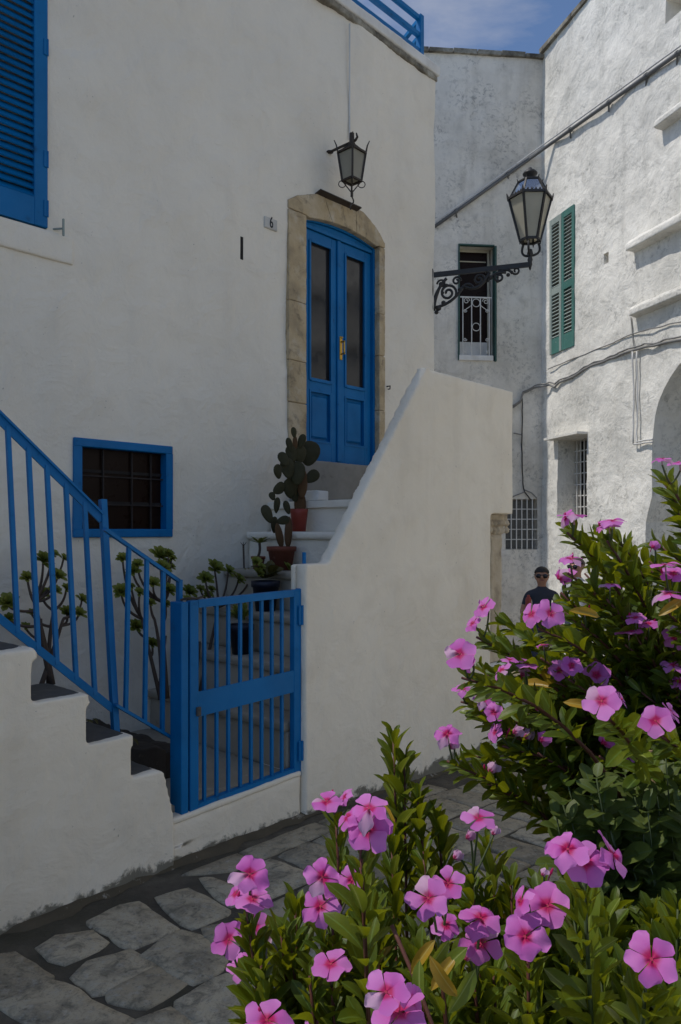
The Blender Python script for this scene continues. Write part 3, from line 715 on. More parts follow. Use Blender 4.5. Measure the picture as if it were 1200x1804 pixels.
# ------------------------------------------------------------------ lantern over the door
lx, lz = on(620, 250, NF-.27)
dlamp = thing('wall_lantern', 'small square iron lantern with frosted panes hanging above the blue door', 'lantern', H, (lx, NF, lz))
yl = NF-.27
def oz(px, py): return on(px, py, yl)
bm = bmesh.new(); tube(bm, [(lx-.0, NF-.001, lz+.0), (lx, yl-.04, lz)], .011, 8); lathe(bm, [(0, 0), (.03, .004), (.03, .012), (0, .016)], (lx, NF-.02, lz-.008), 10)
tube(bm, [(lx, yl-.04, lz), (lx+.0, yl-.06, lz+.02), (lx, yl-.05, lz+.055)], [.012, .01, .006], 8); part('bracket', bm, M['rusty_iron'], dlamp)
zt_ = on(618, 268, yl)[1]; zb_ = on(618, 322, yl)[1]; ru, rl = .116, .080
def ring4(r, z, ph=pi/4): return [Vector((lx+r*cos(ph+k*pi/2), yl+r*sin(ph+k*pi/2), z)) for k in range(4)]
PH = pi/4
zu = zt_-.0; zl = zb_+.02
T = ring4(ru, zu, PH); Bq = ring4(rl, zl, PH)
bm = bmesh.new()
for k in range(4):
    bar(bm, T[k], Bq[k], .016, .016, (T[k]-Vector((lx, yl, zu)))); bar(bm, T[k], T[(k+1) % 4], .022, .016, (0, 0, 1)); bar(bm, Bq[k], Bq[(k+1) % 4], .018, .014, (0, 0, 1))
    o_ = (T[k]-Vector((lx, yl, zu))).normalized(); tube(bm, [T[k], T[k]+o_*.012+Vector((0, 0, .06)), T[k]+o_*.03+Vector((0, 0, .10))], [.008, .006, .004], 6)
    e = Bq[k]; tube(bm, [e+o_*(.03*sin(t*.55))*1.0+Vector((0, 0, -.028+.028*cos(t*.55))) for t in range(10)], .004, 5)
    tube(bm, [e, Vector((lx, yl, zl-.10))], .005, 5)
    tube(bm, [T[k]*.999, Vector((lx, yl, zu+.07))+o_*.02], .007, 5)
lathe(bm, [(0, .13), (.02, .12), (.022, .05), (.03, .03), (.03, 0)], (lx, yl, zu+.04), 10)
tube(bm, [(lx, yl, zl-.08), (lx, yl, zl-.13)], .012, 6)
tube(bm, [(lx+.022*sin(t*.7), yl, zl-.13-.014*t) for t in range(9)], .006, 6); part('frame', bm, M['rusty_iron'], dlamp)
for k in range(4):
    bm = bmesh.new(); c = Vector((lx, yl, 0)); q = [T[k], T[(k+1) % 4], Bq[(k+1) % 4], Bq[k]]
    q = [Vector((lx+(p.x-lx)*.94, yl+(p.y-yl)*.94, p.z)) for p in q]; inn = [Vector((lx+(p.x-lx)*.96, yl+(p.y-yl)*.96, p.z)) for p in q]
    va = [bm.verts.new(p) for p in q]; vb = [bm.verts.new(p) for p in inn]; bm.faces.new(va); bm.faces.new(vb[::-1])
    for i in range(4): bm.faces.new((va[i], vb[i], vb[(i+1) % 4], va[(i+1) % 4]))
    part('glass_pane', bm, M['smoked_glass'], dlamp)
bm = bmesh.new(); apx = Vector((lx, yl, zu+.06))
for k in range(4): bm.faces.new([bm.verts.new(p) for p in (T[k]+Vector((0, 0, .012)), T[(k+1) % 4]+Vector((0, 0, .012)), apx)])
bmesh.ops.remove_doubles(bm, verts=bm.verts[:], dist=1e-4); bm.faces.new([v for v in sorted(bm.verts, key=lambda v: atan2(v.co.y-yl, v.co.x-lx)) if v.co.z < zu+.02])
part('roof', bm, M['rusty_iron'], dlamp)
# ------------------------------------------------------------------ stairs to the door
PI_ = NP+.08
st = thing('stone_staircase', 'steep whitewashed stair behind the gate climbing to the blue door', 'staircase', H, (2.9, 3.8, 0))
STEPZ = [0.262, .53, .795, 1.058, 1.322, 1.592, 1.822]; S1 = 4.03
for k, z in enumerate(STEPZ):
    kk = 6-k; s0 = S1-.22*kk; s1 = S1-.22*(kk-1) if kk else H.on(866, 1000, NP)[0]-.03
    if k == 0: s0 = 2.05; s1 = S1-.22*5
    bm = bmesh.new(); box(bm, s0+.018 if k else s0, s1+.02, PI_+.002, NF-.004, -.5 if k == 0 else STEPZ[k-1]-.02, z-.05)
    o = part('step', bm, M['house_plaster' if k >= 5 else 'old_riser' if k else 'old_cement'], st); soften(o, .018, .004, 6, k)
    bm = bmesh.new(); box(bm, s0-.012 if k else s0, s1+.015, PI_+.004, NF-.006, z-.055, z)
    o2 = part('tread', bm, M['house_plaster' if k >= 5 else 'worn_step'], st); soften(o2, .013, .003, 7, k+20)
x_, y_ = H.onz(560, 880, 1.822)
# parapet of the stair
A0 = on(538, 1000, NP); ztop0 = on(570, 993, NP)[1]; sA = on(537, 1200, NP)[0]; sB = on(577, 993, NP)[0]; sC, zC = on(750, 646, NP); sD = on(905, 800, NP)[0]; zD = on(905, 691, NP)[1]; zov = on(890, 906, NP)[1]; sLow = on(866, 1000, NP)[0]
par = thing('stair_parapet', 'cream plastered parapet wall rising steeply beside the gate', 'wall', H, (4.0, NP, -.05))
bm = bmesh.new()
prism(bm, [(sA, -.4), (sLow, -.5), (sLow, zov), (sD, zov), (sD, zD), (sC, zC), (sB, ztop0), (sA, ztop0)], NP, PI_)
o = part('parapet_wall', bm, M['stair_plaster'], par); soften(o, .02, .006, 3, 11)
bm = bmesh.new(); box(bm, S1+.3, sD-.02, PI_-.01, NF+.0, zov+.02, 1.80); o = part('landing_slab', bm, M['stair_plaster'], par); soften(o, .03, .005, 3, 14)
bm = bmesh.new(); box(bm, S1+.3, sLow-.03, PI_-.01, NF-.01, -.5, zov+.05); o = part('landing_base', bm, M['stair_plaster'], par); soften(o, .03, .005, 3, 15)
bm = bmesh.new(); box(bm, sA, sB-.01, NP+.082, NP+.118, -.3, ztop0-.002); o = part('parapet_end', bm, M['stair_plaster'], par); soften(o, .011, .003, 4, 12)
bx, bz_ = on(536, 990, NP+.07); bm = bmesh.new(); tube(bm, [(bx, NP+.07, ztop0-.02), (bx, NP+.07, on(536, 973, NP+.07)[1])], .012, 8); part('railing_stub', bm, M['blue_paint'], par)
# loose white block on the landing
bm = bmesh.new(); hx_, hy_ = H.onz(548, 880, 1.83); box(bm, hx_+.05, hx_+.17, hy_-.02, hy_+.20, 1.826, 1.90)
blk = thing('plaster_block', 'loose white block lying on the top step beside the cactus', 'block', H, (hx_+.11, hy_+.09, 1.826)); o = part('block', bm, M['white_trim'], blk); soften(o, .01, .003, 8, 3)
# threshold wall under the gate
gl = on(312, 1400, NP)[0]; gr = sA
thr = thing('gate_threshold', 'low whitewashed sill wall under the blue gate', 'sill', H, ((gl+gr)/2, NP, 0))
bm = bmesh.new(); box(bm, gl-.03, gr-.006, NP+.02, NP+.30, -.4, .225); o = part('sill_wall', bm, M['stair_plaster'], thr); soften(o, .016, .005, 4, 5)
bm = bmesh.new(); box(bm, gl-.02, gr-.008, NP+.016, NP+.30, .215, .246); o = part('sill_cap', bm, M['stair_plaster'], thr); soften(o, .011, .004, 6, 8)
# ------------------------------------------------------------------ stepped wall
sw = thing('stepped_wall', 'cream plastered wall with stepped top carrying the blue railing', 'wall', H, (1.4, NP, 0))
prof = [(-.6, -.4)]
e5 = on(308, 1420, NP)
t1 = on(63, 1143, NP); t2 = on(158, 1223, NP); t3 = on(236, 1298, NP); t4 = on(284, 1350, NP)
dps = [t1[0], t2[0], t3[0], t4[0]]; zsT = [on(30, 1146, NP)[1], on(100, 1232, NP)[1], on(195, 1304, NP)[1], on(262, 1362, NP)[1]]
outline = [(-.6, -.4), (gl-.012, -.4), (gl-.012, .24), (dps[3]+.02, zsT[3]-.02), (dps[3]-.01, zsT[3])]
for k in (2, 1, 0): outline += [(dps[k]-.012, zsT[k+1]), (dps[k]-.012, zsT[k]-.05), (dps[k]+.006, zsT[k]-.045), (dps[k]+.002, zsT[k])]
z5 = zsT[0]+.22
outline += [(dps[0]-.24, zsT[0]), (dps[0]-.24, z5), (dps[0]-.48, z5), (dps[0]-.48, z5+.22), (-.6, z5+.22)]
bm = bmesh.new(); prism(bm, outline, NP, NP+.10); o = part('stepped_face', bm, M['stair_plaster'], sw); soften(o, .011, .005, 4, 31)
outl2 = [(x, z-.012) for x, z in outline]; outl2[0] = (-.6, -.4); outl2[1] = (gl-.03, -.4); outl2[2] = (gl-.03, .2)
bm = bmesh.new(); prism(bm, outl2, NP+.102, NP+.34); part('stepped_core', bm, M['dark_slate'], sw)
xs_ = [-.6, dps[0]-.48, dps[0]-.24]+dps; zz_ = [z5+.22, z5, zsT[0], zsT[1], zsT[2], zsT[3]]
for k in range(6):
    bm = bmesh.new(); box(bm, xs_[k]+.004, xs_[k+1]-.012, NP+.035, NP+.37, zz_[k]-.03, zz_[k]+.004)
    o = part('tread_slab', bm, M['dark_slate'], sw); soften(o, .012, .004, 6, k+40)
# planting bed behind it
bed = thing('planting_bed', 'dark earth bed between the stepped wall and the house wall', 'flower bed', H, (1.6, 3.9, 0))
bm = bmesh.new(); nxb, nyb = 40, 12; gv = {}
for i in range(nxb+1):
    for j in range(nyb+1):
        s = -.4+2.75*i/nxb; n = NP+.375+(NF-NP-.38)*j/nyb
        gv[i, j] = bm.verts.new((s, n, .55+.05*nf((s, n, 0), 3)+.03*nf((s, n, 0), 11)-.10*max(0, (s-1.9)/.45)+(.38*max(0, 1-s/1.5))))
for i in range(nxb):
    for j in range(nyb): bm.faces.new((gv[i, j], gv[i+1, j], gv[i+1, j+1], gv[i, j+1]))
lo = {}
ringb = [(i, 0) for i in range(nxb)]+[(nxb, j) for j in range(nyb)]+[(i, nyb) for i in range(nxb, 0, -1)]+[(0, j) for j in range(nyb, 0, -1)]
for k in ringb: lo[k] = bm.verts.new((gv[k].co.x, gv[k].co.y, -.3))
for a, b in zip(ringb, ringb[1:]+ringb[:1]): bm.faces.new((gv[a], gv[b], lo[b], lo[a]))
part('soil', bm, M['soil'], bed, True)
bm = bmesh.new(); box(bm, 2.352, 2.53, 3.50, NF-.03, -.2, .40); o = part('soil', bm, M['soil'], bed); soften(o, .025, .02, 7, 2)
# ------------------------------------------------------------------ railing on the stepped wall
NR = NP+.16
rl_ = thing('stair_railing', 'blue iron railing with leaning balusters on the stepped wall', 'railing', H, (1.2, NR, .8))
def lean(px_t, py_t, px_b, py_b, nb=NR):
    s, zb = H.on(px_b, py_b, nb); best = None
    n = nb
    for i in range(200):                                # same s, rail leans out of the wall plane
        n = nb+.0015*i; st_, zt = H.on(px_t, py_t, n)
        if best is None or abs(st_-s) < best[0]: best = (abs(st_-s), n, zt)
    return (s, nb, zb), (s, best[1], best[2])
pb, ptp = lean(181, 880, 204, 1288)
ln_ = (ptp[1]-pb[1])/(ptp[2]-pb[2])                      # lean per metre of height
bm = bmesh.new(); bar(bm, (pb[0], pb[1], pb[2]-.02), ptp, .03, .03, (0, 1, 0)); part('post', bm, M['blue_paint'], rl_)
def railpt(px, py):
    n = NR-.01
    for _ in range(6):
        s, z = H.on(px, py, n); n = NR+ln_*(z-pb[2])
    return Vector((s, n, z))
ta, tb = railpt(0, 738), railpt(180, 915); ba, bb_ = railpt(0, 1090), railpt(200, 1250)
dt = (tb-ta); db = (bb_-ba)
bm = bmesh.new(); bar(bm, ta-dt*1.2, tb, .042, .014, (0, 1, ln_)); part('handrail', bm, M['blue_paint'], rl_)
bm = bmesh.new(); bar(bm, ta-dt*1.2+Vector((0, 0, .026)), tb+Vector((0, 0, .026)), .01, .04, (0, 1, ln_)); part('rail_cap', bm, M['blue_paint'], rl_)
bm = bmesh.new(); bar(bm, ba-db*1.2, bb_, .034, .014, (0, 1, ln_)); part('rail', bm, M['blue_paint'], rl_)
def on_line(a, d, s): t = (s-a.x)/d.x; return a+d*t
for px, py in ((30, 1095), (67, 1135), (100, 1163), (134, 1193), (167, 1220)):
    s = railpt(px, py).x
    bm = bmesh.new(); bar(bm, on_line(ba, db, s)-Vector((0, 0, .0)), on_line(ta, dt, s), .019, .019, (0, 1, 0)); part('baluster', bm, M['blue_paint'], rl_)
for k in range(1, 8):
    s = ta.x-.02-.105*k
    bm = bmesh.new(); bar(bm, on_line(ba, db, s), on_line(ta, dt, s), .019, .019, (0, 1, 0)); part('baluster', bm, M['blue_paint'], rl_)
# lower thin section down to the gate post
t2a = Vector((*H.on(186, 936, NR-.01)[:1], NR-.01, H.on(186, 936, NR-.01)[1])); 
def hp(px, py, n): s, z = H.on(px, py, n); return Vector((s, n, z))
t2b = hp(316, 1024, NR-.02); b2a, b2b = hp(204, 1242, NR-.02), hp(317, 1308, NR-.02); t2a = hp(184, 932, NR-.06)
bm = bmesh.new(); bar(bm, t2a, t2b, .016, .026, (0, 1, 0)); bar(bm, t2b+Vector((0, 0, .008)), Vector((t2b.x, t2b.y, on(316, 1062, NR-.02)[1])), .02, .03, (0, 1, 0)); part('handrail', bm, M['blue_paint'], rl_)
bm = bmesh.new(); bar(bm, b2a, b2b, .014, .026, (0, 1, 0)); part('rail', bm, M['blue_paint'], rl_)
d2t, d2b = t2b-t2a, b2b-b2a
for px in (223.5, 257, 288):
    s = H.on(px, 1100, NR-.03)[0]
    bm = bmesh.new(); bar(bm, on_line(b2a, d2b, s), on_line(t2a, d2t, s), .018, .018, (0, 1, 0)); part('baluster', bm, M['blue_paint'], rl_)
# ------------------------------------------------------------------ gate
NG = NP+.05
gate = thing('garden_gate', 'blue iron gate with thin bars and flat middle plate', 'gate', H, (2.55, NG, .25))
g0 = on(331, 1300, NG)[0]; g1 = on(525, 1200, NG)[0]; gzt = .5*(on(332, 1058, NG)[1]+on(526, 1038, NG)[1]); gzb = .5*(on(332, 1436, NG)[1]+on(525, 1363, NG)[1])
fwg = .048; dg_ = .038
p0 = on(321, 1300, NG-.02)[0]
bm = bmesh.new(); box(bm, p0-.004, g0-.010, NG-.02, NG+.075, gzb-.012, gzt-.004, .003); part('gate_post', bm, M['blue_paint'], gate)
bm = bmesh.new(); box(bm, g0, g0+fwg+.004, NG-.02, NG-.02+dg_, gzb, gzt, .003); part('stile', bm, M['blue_paint'], gate)
bm = bmesh.new(); box(bm, g1-fwg, g1, NG-.02, NG-.02+dg_, gzb, gzt, .003); part('stile', bm, M['blue_paint'], gate)
bm = bmesh.new(); box(bm, g1+.006, gr-.008, NG-.022, NG+.018, gzb-.01, gzt+.004, .003); part('hinge_post', bm, M['blue_paint'], gate)
for z0, z1 in ((gzt-.038, gzt), (gzb, gzb+.045)):
    bm = bmesh.new(); box(bm, g0+fwg+.004, g1-fwg, NG-.019, NG-.021+dg_, z0, z1); part('rail', bm, M['blue_paint'], gate)
zm0 = .5*(on(346, 1262, NG)[1]+on(517, 1218, NG)[1]); zm1 = .5*(on(346, 1217, NG)[1]+on(517, 1181, NG)[1])
bm = bmesh.new(); box(bm, g0+fwg+.004, g1-fwg, NG-.017, NG-.008, zm0, zm1); part('plate', bm, M['blue_paint'], gate)
bm = bmesh.new(); bar(bm, (0, 0, gzb+.04), (0, 0, gzt-.03), .016, .016); bmm = mesh1('bar', bm, M['blue_paint'])
for k in range(8):
    s = on((360, 381.7, 402.3, 423.3, 442.3, 461, 479, 496.7)[k], 1100, NG)[0]; inst('bar', bmm, gate, (s, NG+.001, gate['bz']*0+0.0))
for o in list(gate.children):
    if o.name.startswith('bar'): o.location.z = -gate['bz']
for zz in (gzt-.14, gzb+.14):
    bm = bmesh.new(); box(bm, g1-.022, g1+.02, NG-.032, NG-.0225, zz-.06, zz+.05, .003); tube(bm, [(g1+.003, NG-.03, zz-.06), (g1+.003, NG-.03, zz+.05)], .009, 8); part('hinge', bm, M['blue_paint'], gate)
bm = bmesh.new(); kx, kz = on(351, 1250, NG-.03); box(bm, kx-.012, kx+.012, NG-.034, NG-.017, kz-.022, kz+.022, .003); tube(bm, [(kx, NG-.034, kz+.008), (kx, NG-.038, kz+.008)], .006, 8); part('lock', bm, M['dark_slate'], gate)
bm = bmesh.new(); tube(bm, [(g0-.03, NG+.02, gzt+.004), (g0+.0, NG+.0, gzt+.012), (g0+.05, NG-.005, gzt+.006), (g0+.09, NG, gzt+.012)], .006, 6); part('latch_wire', bm, M['rusty_iron'], gate)

gm = (g0+g1)/2                                          # the old gate hangs a little out of level, like the sill under it
def sag(z): f = max(0, min(1, (z-gzb)/(gzt-gzb))); return .042*(1-f)+.020*f
for o in gate.children:
    if o.data is bmm: o.location.z += .030*(o.location.x+gate['bx']-gm); continue
    for v in o.data.vertices: v.co.z += sag(v.co.z+gate['bz'])*(v.co.x+gate['bx']-gm)
for o in thr.children:
    for v in o.data.vertices:
        if v.co.z > .1: v.co.z += .042*(v.co.x+thr['bx']-gm)
# ------------------------------------------------------------------ back building
back = thing('whitewashed_building', 'tall grey-stained whitewashed house closing the lane', 'building', B, (-1.2, 0, -.4))
bo = lambda x, y, d=0.0: B.on(x, y, d)
ZB_r = bo(948, 104)[1]; ZB_l = bo(748, 92)[1]; xl_ = bo(748, 92)[0]
bw = wall_solid(-6.5, .6, 0, 3.0, -1.2, ZB_r, .07, .022, 5.0, ztop=lambda x: ZB_r+(ZB_l-ZB_r)*min(1.3, max(0, x/xl_)))
bwall = part('wall', bw, M['grey_lime_wall'], back)
fx0, fzt = bo(808, 430); fx1, fzb = bo(872, 636)
c1 = bmesh.new(); box(c1, fx0, fx1, -.4, .26, fzb, fzt)
vx0, vzt = bo(905, 879); vx1, vzb = bo(947, 968); vx0 -= .12
c2 = bmesh.new(); box(c2, vx0, vx1, -.4, .16, vzb, vzt)
cut(bwall, [c1, c2])
bm = bmesh.new()
for i in range(18):
    x = .1-6.6*i/18; x2 = .1-6.6*(i+1)/18; z = ZB_r+(ZB_l-ZB_r)*min(1.3, max(0, x/xl_))
    box(bm, x2+.006, x-.006, -.05+R_(-.008, .008), .5, z-.005, z+.055+R_(-.01, .01))
part('roof_coping', bm, M['weathered_coping'], back)
# french window
bm = bmesh.new(); box(bm, fx0-.006, fx0+.012, -.025, .09, fzb, fzt); box(bm, fx1-.010, fx1+.016, -.04, .09, fzb-.01, fzt-.02); box(bm, fx0+.012, fx1-.010, -.012, .05, fzt-.014, fzt+.006)
fwn = part('window', bm, M['dark_teal'], back, label='narrow french window with white iron guard behind the street lamp')
xi1 = bo(858, 500, .2)[0]; ziT = bo(830, 445, .2)[1]; ziB = bo(830, 603, .2)[1]
bm = bmesh.new(); box(bm, fx0+.03, xi1, .2, .21, ziB, ziT); part('door_glass', bm, M['window_glass'], fwn)
bm = bmesh.new(); box(bm, fx0+.03, xi1+.03, .195, .25, ziT+.002, fzt-.002); box(bm, xi1+.002, fx1-.03, .190, .25, fzb, ziT-.002); part('inset_frame', bm, M['cream_paint'], fwn)
bm = bmesh.new(); box(bm, fx0+.03, xi1, .185, .21, fzb+.1, ziB-.002); part('panel', bm, M['white_trim'], fwn)
bm = bmesh.new(); box(bm, fx0+.03, xi1-.02, .186, .199, ziT-.15, ziT-.135); part('glazing_bar', bm, M['cream_paint'], fwn)
bm = bmesh.new(); box(bm, fx0+.002, fx1-.03, -.03, .18, fzb-.004, fzb+.075, .006); part('sill', bm, M['white_trim'], fwn)
yg = -.015; gx0 = bo(811, 530, yg)[0]; gx1 = bo(866, 530, yg)[0]; gzt_ = bo(838, 524, yg)[1]; gzb_ = bo(838, 627, yg)[1]
bm = bmesh.new(); bar(bm, (gx0, yg, gzt_), (gx1, yg, gzt_), .018, .018); bar(bm, (gx0, yg, gzb_), (gx1, yg, gzb_), .016, .016)
for px in (815.5, 831, 846.5, 862): x = bo(px, 570, yg)[0]; bar(bm, (x, yg, gzb_), (x, yg, gzt_), .013, .013)
xm = bo(839, 570, yg)[0]
for py in (533.5, 576): z = bo(839, py, yg)[1]; tube(bm, [(xm+.058*cos(t*pi/9), yg, z+.058*sin(t*pi/9)) for t in range(19)], .006, 5, False)
hl = gzt_-gzb_
for sgn in (-1, 1):
    xo = xm+sgn*.195; xi = xm+sgn*.072
    tube(bm, [(xi, yg, gzt_-.11), (xi+sgn*.0, yg, gzt_-.12), (xo-sgn*.01, yg, gzt_-.20)], .006, 5); 
    tube(bm, spiral(xm+sgn*.145, gzt_-.055, .05, .012, pi if sgn > 0 else 0, sgn*-1.4, 20, yg), .006, 5)
    tube(bm, spiral(xo-sgn*.028, gzt_-.20, .026, .008, 0, sgn*1.2, 14, yg), .006, 5)
    tube(bm, spiral(xo-sgn*.028, gzb_+.24, .026, .008, 0, sgn*1.2, 14, yg), .006, 5)
    tube(bm, spiral(xo-sgn*.028, gzb_+.06, .026, .008, 0, sgn*1.2, 14, yg), .006, 5)
part('guard_railing', bm, M['white_iron'], fwn)
# low barred window
bm = bmesh.new(); box(bm, vx0+.01, vx1-.01, .14, .15, vzb+.01, vzt-.01); vwin = part('window', bm, M['dusty_pane'], back, label='small low window with white iron grid')
nvx = 6
for k in range(1, nvx): 
    x = vx0+(vx1-vx0)*(k/nvx); bm = bmesh.new(); bar(bm, (x, -.005, vzb), (x, -.005, vzt), .013, .013); part('bar', bm, M['white_iron'], vwin)
for k in range(1, 5):
    z = vzb+(vzt-vzb)*(k/5); bm = bmesh.new(); bar(bm, (vx0, .006, z), (vx1, .006, z), .013, .010); part('bar', bm, M['white_iron'], vwin)
# ------------------------------------------------------------------ right building
rb = thing('whitewashed_building', 'sunlit rough whitewashed building with green shutters on the right', 'building', Rf, (3.0, 0, -.4))
ro = lambda x, y, d=0.0: Rf.on(x, y, d)
za = ro(950, 100)[1]; xb, zb2 = ro(1037, 0)
RW = wall_solid(0.0, 14.0, 0, 2.6, -1.2, za, .06, .024, 8.0, ztop=lambda x: za+(zb2-za)*x/xb)
rwall = part('wall', RW, M['lime_wall'], rb)
qx0, qzt = ro(971, 388); qx1 = ro(1014, 480)[0]; qzb = ro(985, 622)[1]; qzt = .5*(ro(971, 390)[1]+ro(1014, 360)[1]); qzb = .5*(ro(972, 628)[1]+ro(1014, 607)[1])
ex0, ezt = ro(983, 775); ex1 = ro(1034, 850)[0]; ezt = .5*(ro(983, 776)[1]+ro(1032, 765)[1]); ezb = ro(1010, 912)[1]
c3 = bmesh.new(); box(c3, ex0, ex1, -.4, .42, ezb, ezt)
ax0 = ro(1148, 800)[0]; azs = ro(1150, 780)[1]; aw = 2.1
c4 = bmesh.new(); prism(c4, [(ax0-.10, -1.1), (ax0-.10, ro(1140, 920)[1]), (ax0, ro(1148, 875)[1]), (ax0, azs)]+arch(ax0, ax0+aw, azs, 1.02, 20)[1:]+[(ax0+aw, -1.1)], -.5, .95)
hx2, hz2 = ro(1069, 455); c5 = bmesh.new(); box(c5, hx2-.05, hx2+.05, -.3, .14, hz2-.07, hz2+.07)
ux, uz = ro(1172, 40); c6 = bmesh.new(); box(c6, ux, ux+.5, -.4, .22, uz-.02, uz+.26)
c7 = bmesh.new(); box(c7, qx0+.005, qx1-.005, -.3, .10, qzb+.005, qzt-.005)
cut(rwall, [c3, c4, c5, c6, c7])
bm = bmesh.new()
for i in range(34):
    x, x2 = 14*i/34, 14*(i+1)/34; z = za+(zb2-za)*x/xb; z2 = za+(zb2-za)*x2/xb
    prism(bm, [(x+.005, z-.01), (x2-.005, z2-.01), (x2-.005, z2+.05), (x+.005, z+.05+R_(-.01, .01))], -.05, .5)
part('roof_coping', bm, M['weathered_coping'], rb)
# green louvred shutters
shp = thing
for lf in (0, 1):
    a = qx0 if lf == 0 else (qx0+qx1)/2+.004; b = (qx0+qx1)/2-.004 if lf == 0 else qx1; ys = -.03; stw = .055
    mt = M['bleached_teal'] if lf == 0 else M['teal_paint']
    bm = bmesh.new(); box(bm, a, a+stw, ys, ys+.045, qzb, qzt, .004); box(bm, b-stw, b, ys, ys+.045, qzb, qzt, .004)
    zmid = qzb+(qzt-qzb)*.46
    box(bm, a+stw, b-stw, ys+.002, ys+.043, qzt-.09, qzt); box(bm, a+stw, b-stw, ys+.002, ys+.043, zmid-.05, zmid+.05)
    shl = part('shutter', bm, mt, rb, label='left leaf of green shutters, bleached grey' if lf == 0 else 'right leaf of green shutters, still teal')
    bm = bmesh.new(); box(bm, a+stw, b-stw, ys+.002, ys+.043, qzb, qzb+.22); part('panel', bm, M['teal_paint'], shl)
    bm = bmesh.new(); wd = b-a-2*stw; box(bm, -wd/2, wd/2, -.004, .004, -.024, .024); bmesh.ops.rotate(bm, verts=bm.verts[:], cent=(0, 0, 0), matrix=Matrix.Rotation(radians(-45), 3, 'X')); sm = mesh1('slat', bm, M['bleached_teal'])
    z = qzb+.25
    while z < qzt-.1:
        if abs(z-zmid) > .06: inst('slat', sm, shl, ((a+b)/2, ys+.022, z))
        z += .052
# ledges
for k, (pa, pc, hh, prt) in enumerate((((1150, 226), (1200, 197), .13, .13), ((1102, 442), (1200, 408), .16, .15), ((1107, 557), (1200, 530), .15, .12))):
    xa = ro(pa[0], pa[1], -prt)[0]; zz = .5*(ro(pa[0], pa[1], -prt)[1]+ro(pc[0], pc[1], -prt)[1]); zz = ro(pa[0], pa[1], -prt)[1]
    bm = bmesh.new(); sec = [(-prt, zz), (-prt, zz+hh*.45), (-prt*.75, zz+hh*.75), (.04, zz+hh), (.04, zz-.02), (-prt*.5, zz-.01)]
    va = [bm.verts.new((xa, y, z)) for y, z in sec]; vb = [bm.verts.new((xa+3.6, y, z)) for y, z in sec]; bm.faces.new(va); bm.faces.new(vb[::-1])
    for i in range(len(sec)): bm.faces.new((va[i], vb[i], vb[(i+1) % 6], va[(i+1) % 6]))
    o = part('ledge', bm, M['lime_wall'], rb); soften(o, .013, .007, 6, k)
# recess panels beneath ledges
# barred window
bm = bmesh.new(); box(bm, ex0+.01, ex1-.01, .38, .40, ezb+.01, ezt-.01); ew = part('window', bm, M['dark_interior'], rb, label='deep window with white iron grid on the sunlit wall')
for k in range(1, 8):
    x = ex0+(ex1-ex0)*(k/8); bm = bmesh.new(); bar(bm, (x, .26, ezb), (x, .26, ezt), .014, .014); part('bar', bm, M['white_iron'], ew)
for k in range(1, 7):
    z = ezb+(ezt-ezb)*(k/7); bm = bmesh.new(); bar(bm, (ex0, .272, z), (ex1, .272, z), .014, .010); part('bar', bm, M['white_iron'], ew)
bm = bmesh.new(); box(bm, ex0-.12, ex1+.01, -.16, .03, ezt+.004, ezt+.035); part('slab_hood', bm, M['lime_wall'], rb)
# sign inside the archway
sgx, sgz = ro(1178, 817, .94); 
bm = bmesh.new(); box(bm, sgx-.03, sgx+1.0, .925, .96, sgz-.14, sgz+.16, .006); sg = part('wall_sign', bm, M['plaque_stone'], rb)
tm = text_mesh('SUU L', .20, .003, .8); tm.materials.append(M['ink'])
mnx = min(v.co.x for v in tm.vertices); inst('lettering', tm, sg, (sgx-mnx+.01, .9235, sgz))
# ------------------------------------------------------------------ pipe and cables
pipe = thing('drain_pipe', 'grey pipe slanting up across the back wall and sunlit wall', 'pipe', W, (CORNER[0], CORNER[1], 5))
def bw_(px, py, d=-.04): x, z = bo(px, py, d); return B.w(x, d, z)
def rw_(px, py, d=-.04): x, z = ro(px, py, d); return Rf.w(x, d, z)
bm = bmesh.new(); P = [bw_(766, 399), bw_(860, 332), bw_(930, 282), rw_(975, 250), rw_(1085, 172), rw_(1200, 90), rw_(1330, -3)]
tube(bm, P, .025, 10); part('pipe', bm, M['grey_pipe'], pipe, True)
bm = bmesh.new()
tube(bm, [p+Vector((-.01, -.03, .048)) for p in P], .010, 6); part('cable', bm, M['white_cable'], pipe)
for f, (a, b) in ((.4, (P[0], P[1])), (.5, (P[1], P[2])), (.3, (P[3], P[4])), (.9, (P[3], P[4])), (.5, (P[4], P[5])), (.95, (P[4], P[5]))):
    c = a.lerp(b, f); t = (b-a).normalized(); bm = bmesh.new(); tube(bm, [c-t*.018, c+t*.018], 0.034, 10); tube(bm, [c+Vector((0, 0, -.03)), c+Vector((0.02, .06, -.085))], .012, 6); part('pipe_clip', bm, M['grey_pipe'], pipe)
cab = thing('power_cable', 'bundle of grey cables sagging along both far walls', 'cable', W, (CORNER[0], CORNER[1], 3))
def wig(pts, r, mat, nm='cable', n=5, amp=.012):
    out = []
    for a, b in zip(pts, pts[1:]):
        for i in range(n): q = a.lerp(b, i/n); out.append(q+Vector((nf(q, 6, 1), nf(q, 6, 2), nf(q, 6, 3)))*amp)
    out.append(pts[-1]); bm = bmesh.new(); tube(bm, out, r, 6); return part(nm, bm, mat, cab, True)
d_ = -.03
main = [bw_(880, 724, d_), bw_(905, 717, d_), bw_(916, 708, d_), bw_(922, 692, d_), bw_(940, 684, d_), rw_(968, 678, d_), rw_(978, 683, d_), rw_(986, 674, d_), rw_(1012, 662, d_), rw_(1040, 645, d_), rw_(1075, 632, d_), rw_(1100, 622, d_), rw_(1118, 616, d_), rw_(1160, 606, d_), rw_(1200, 599, d_), rw_(1280, 585, d_)]
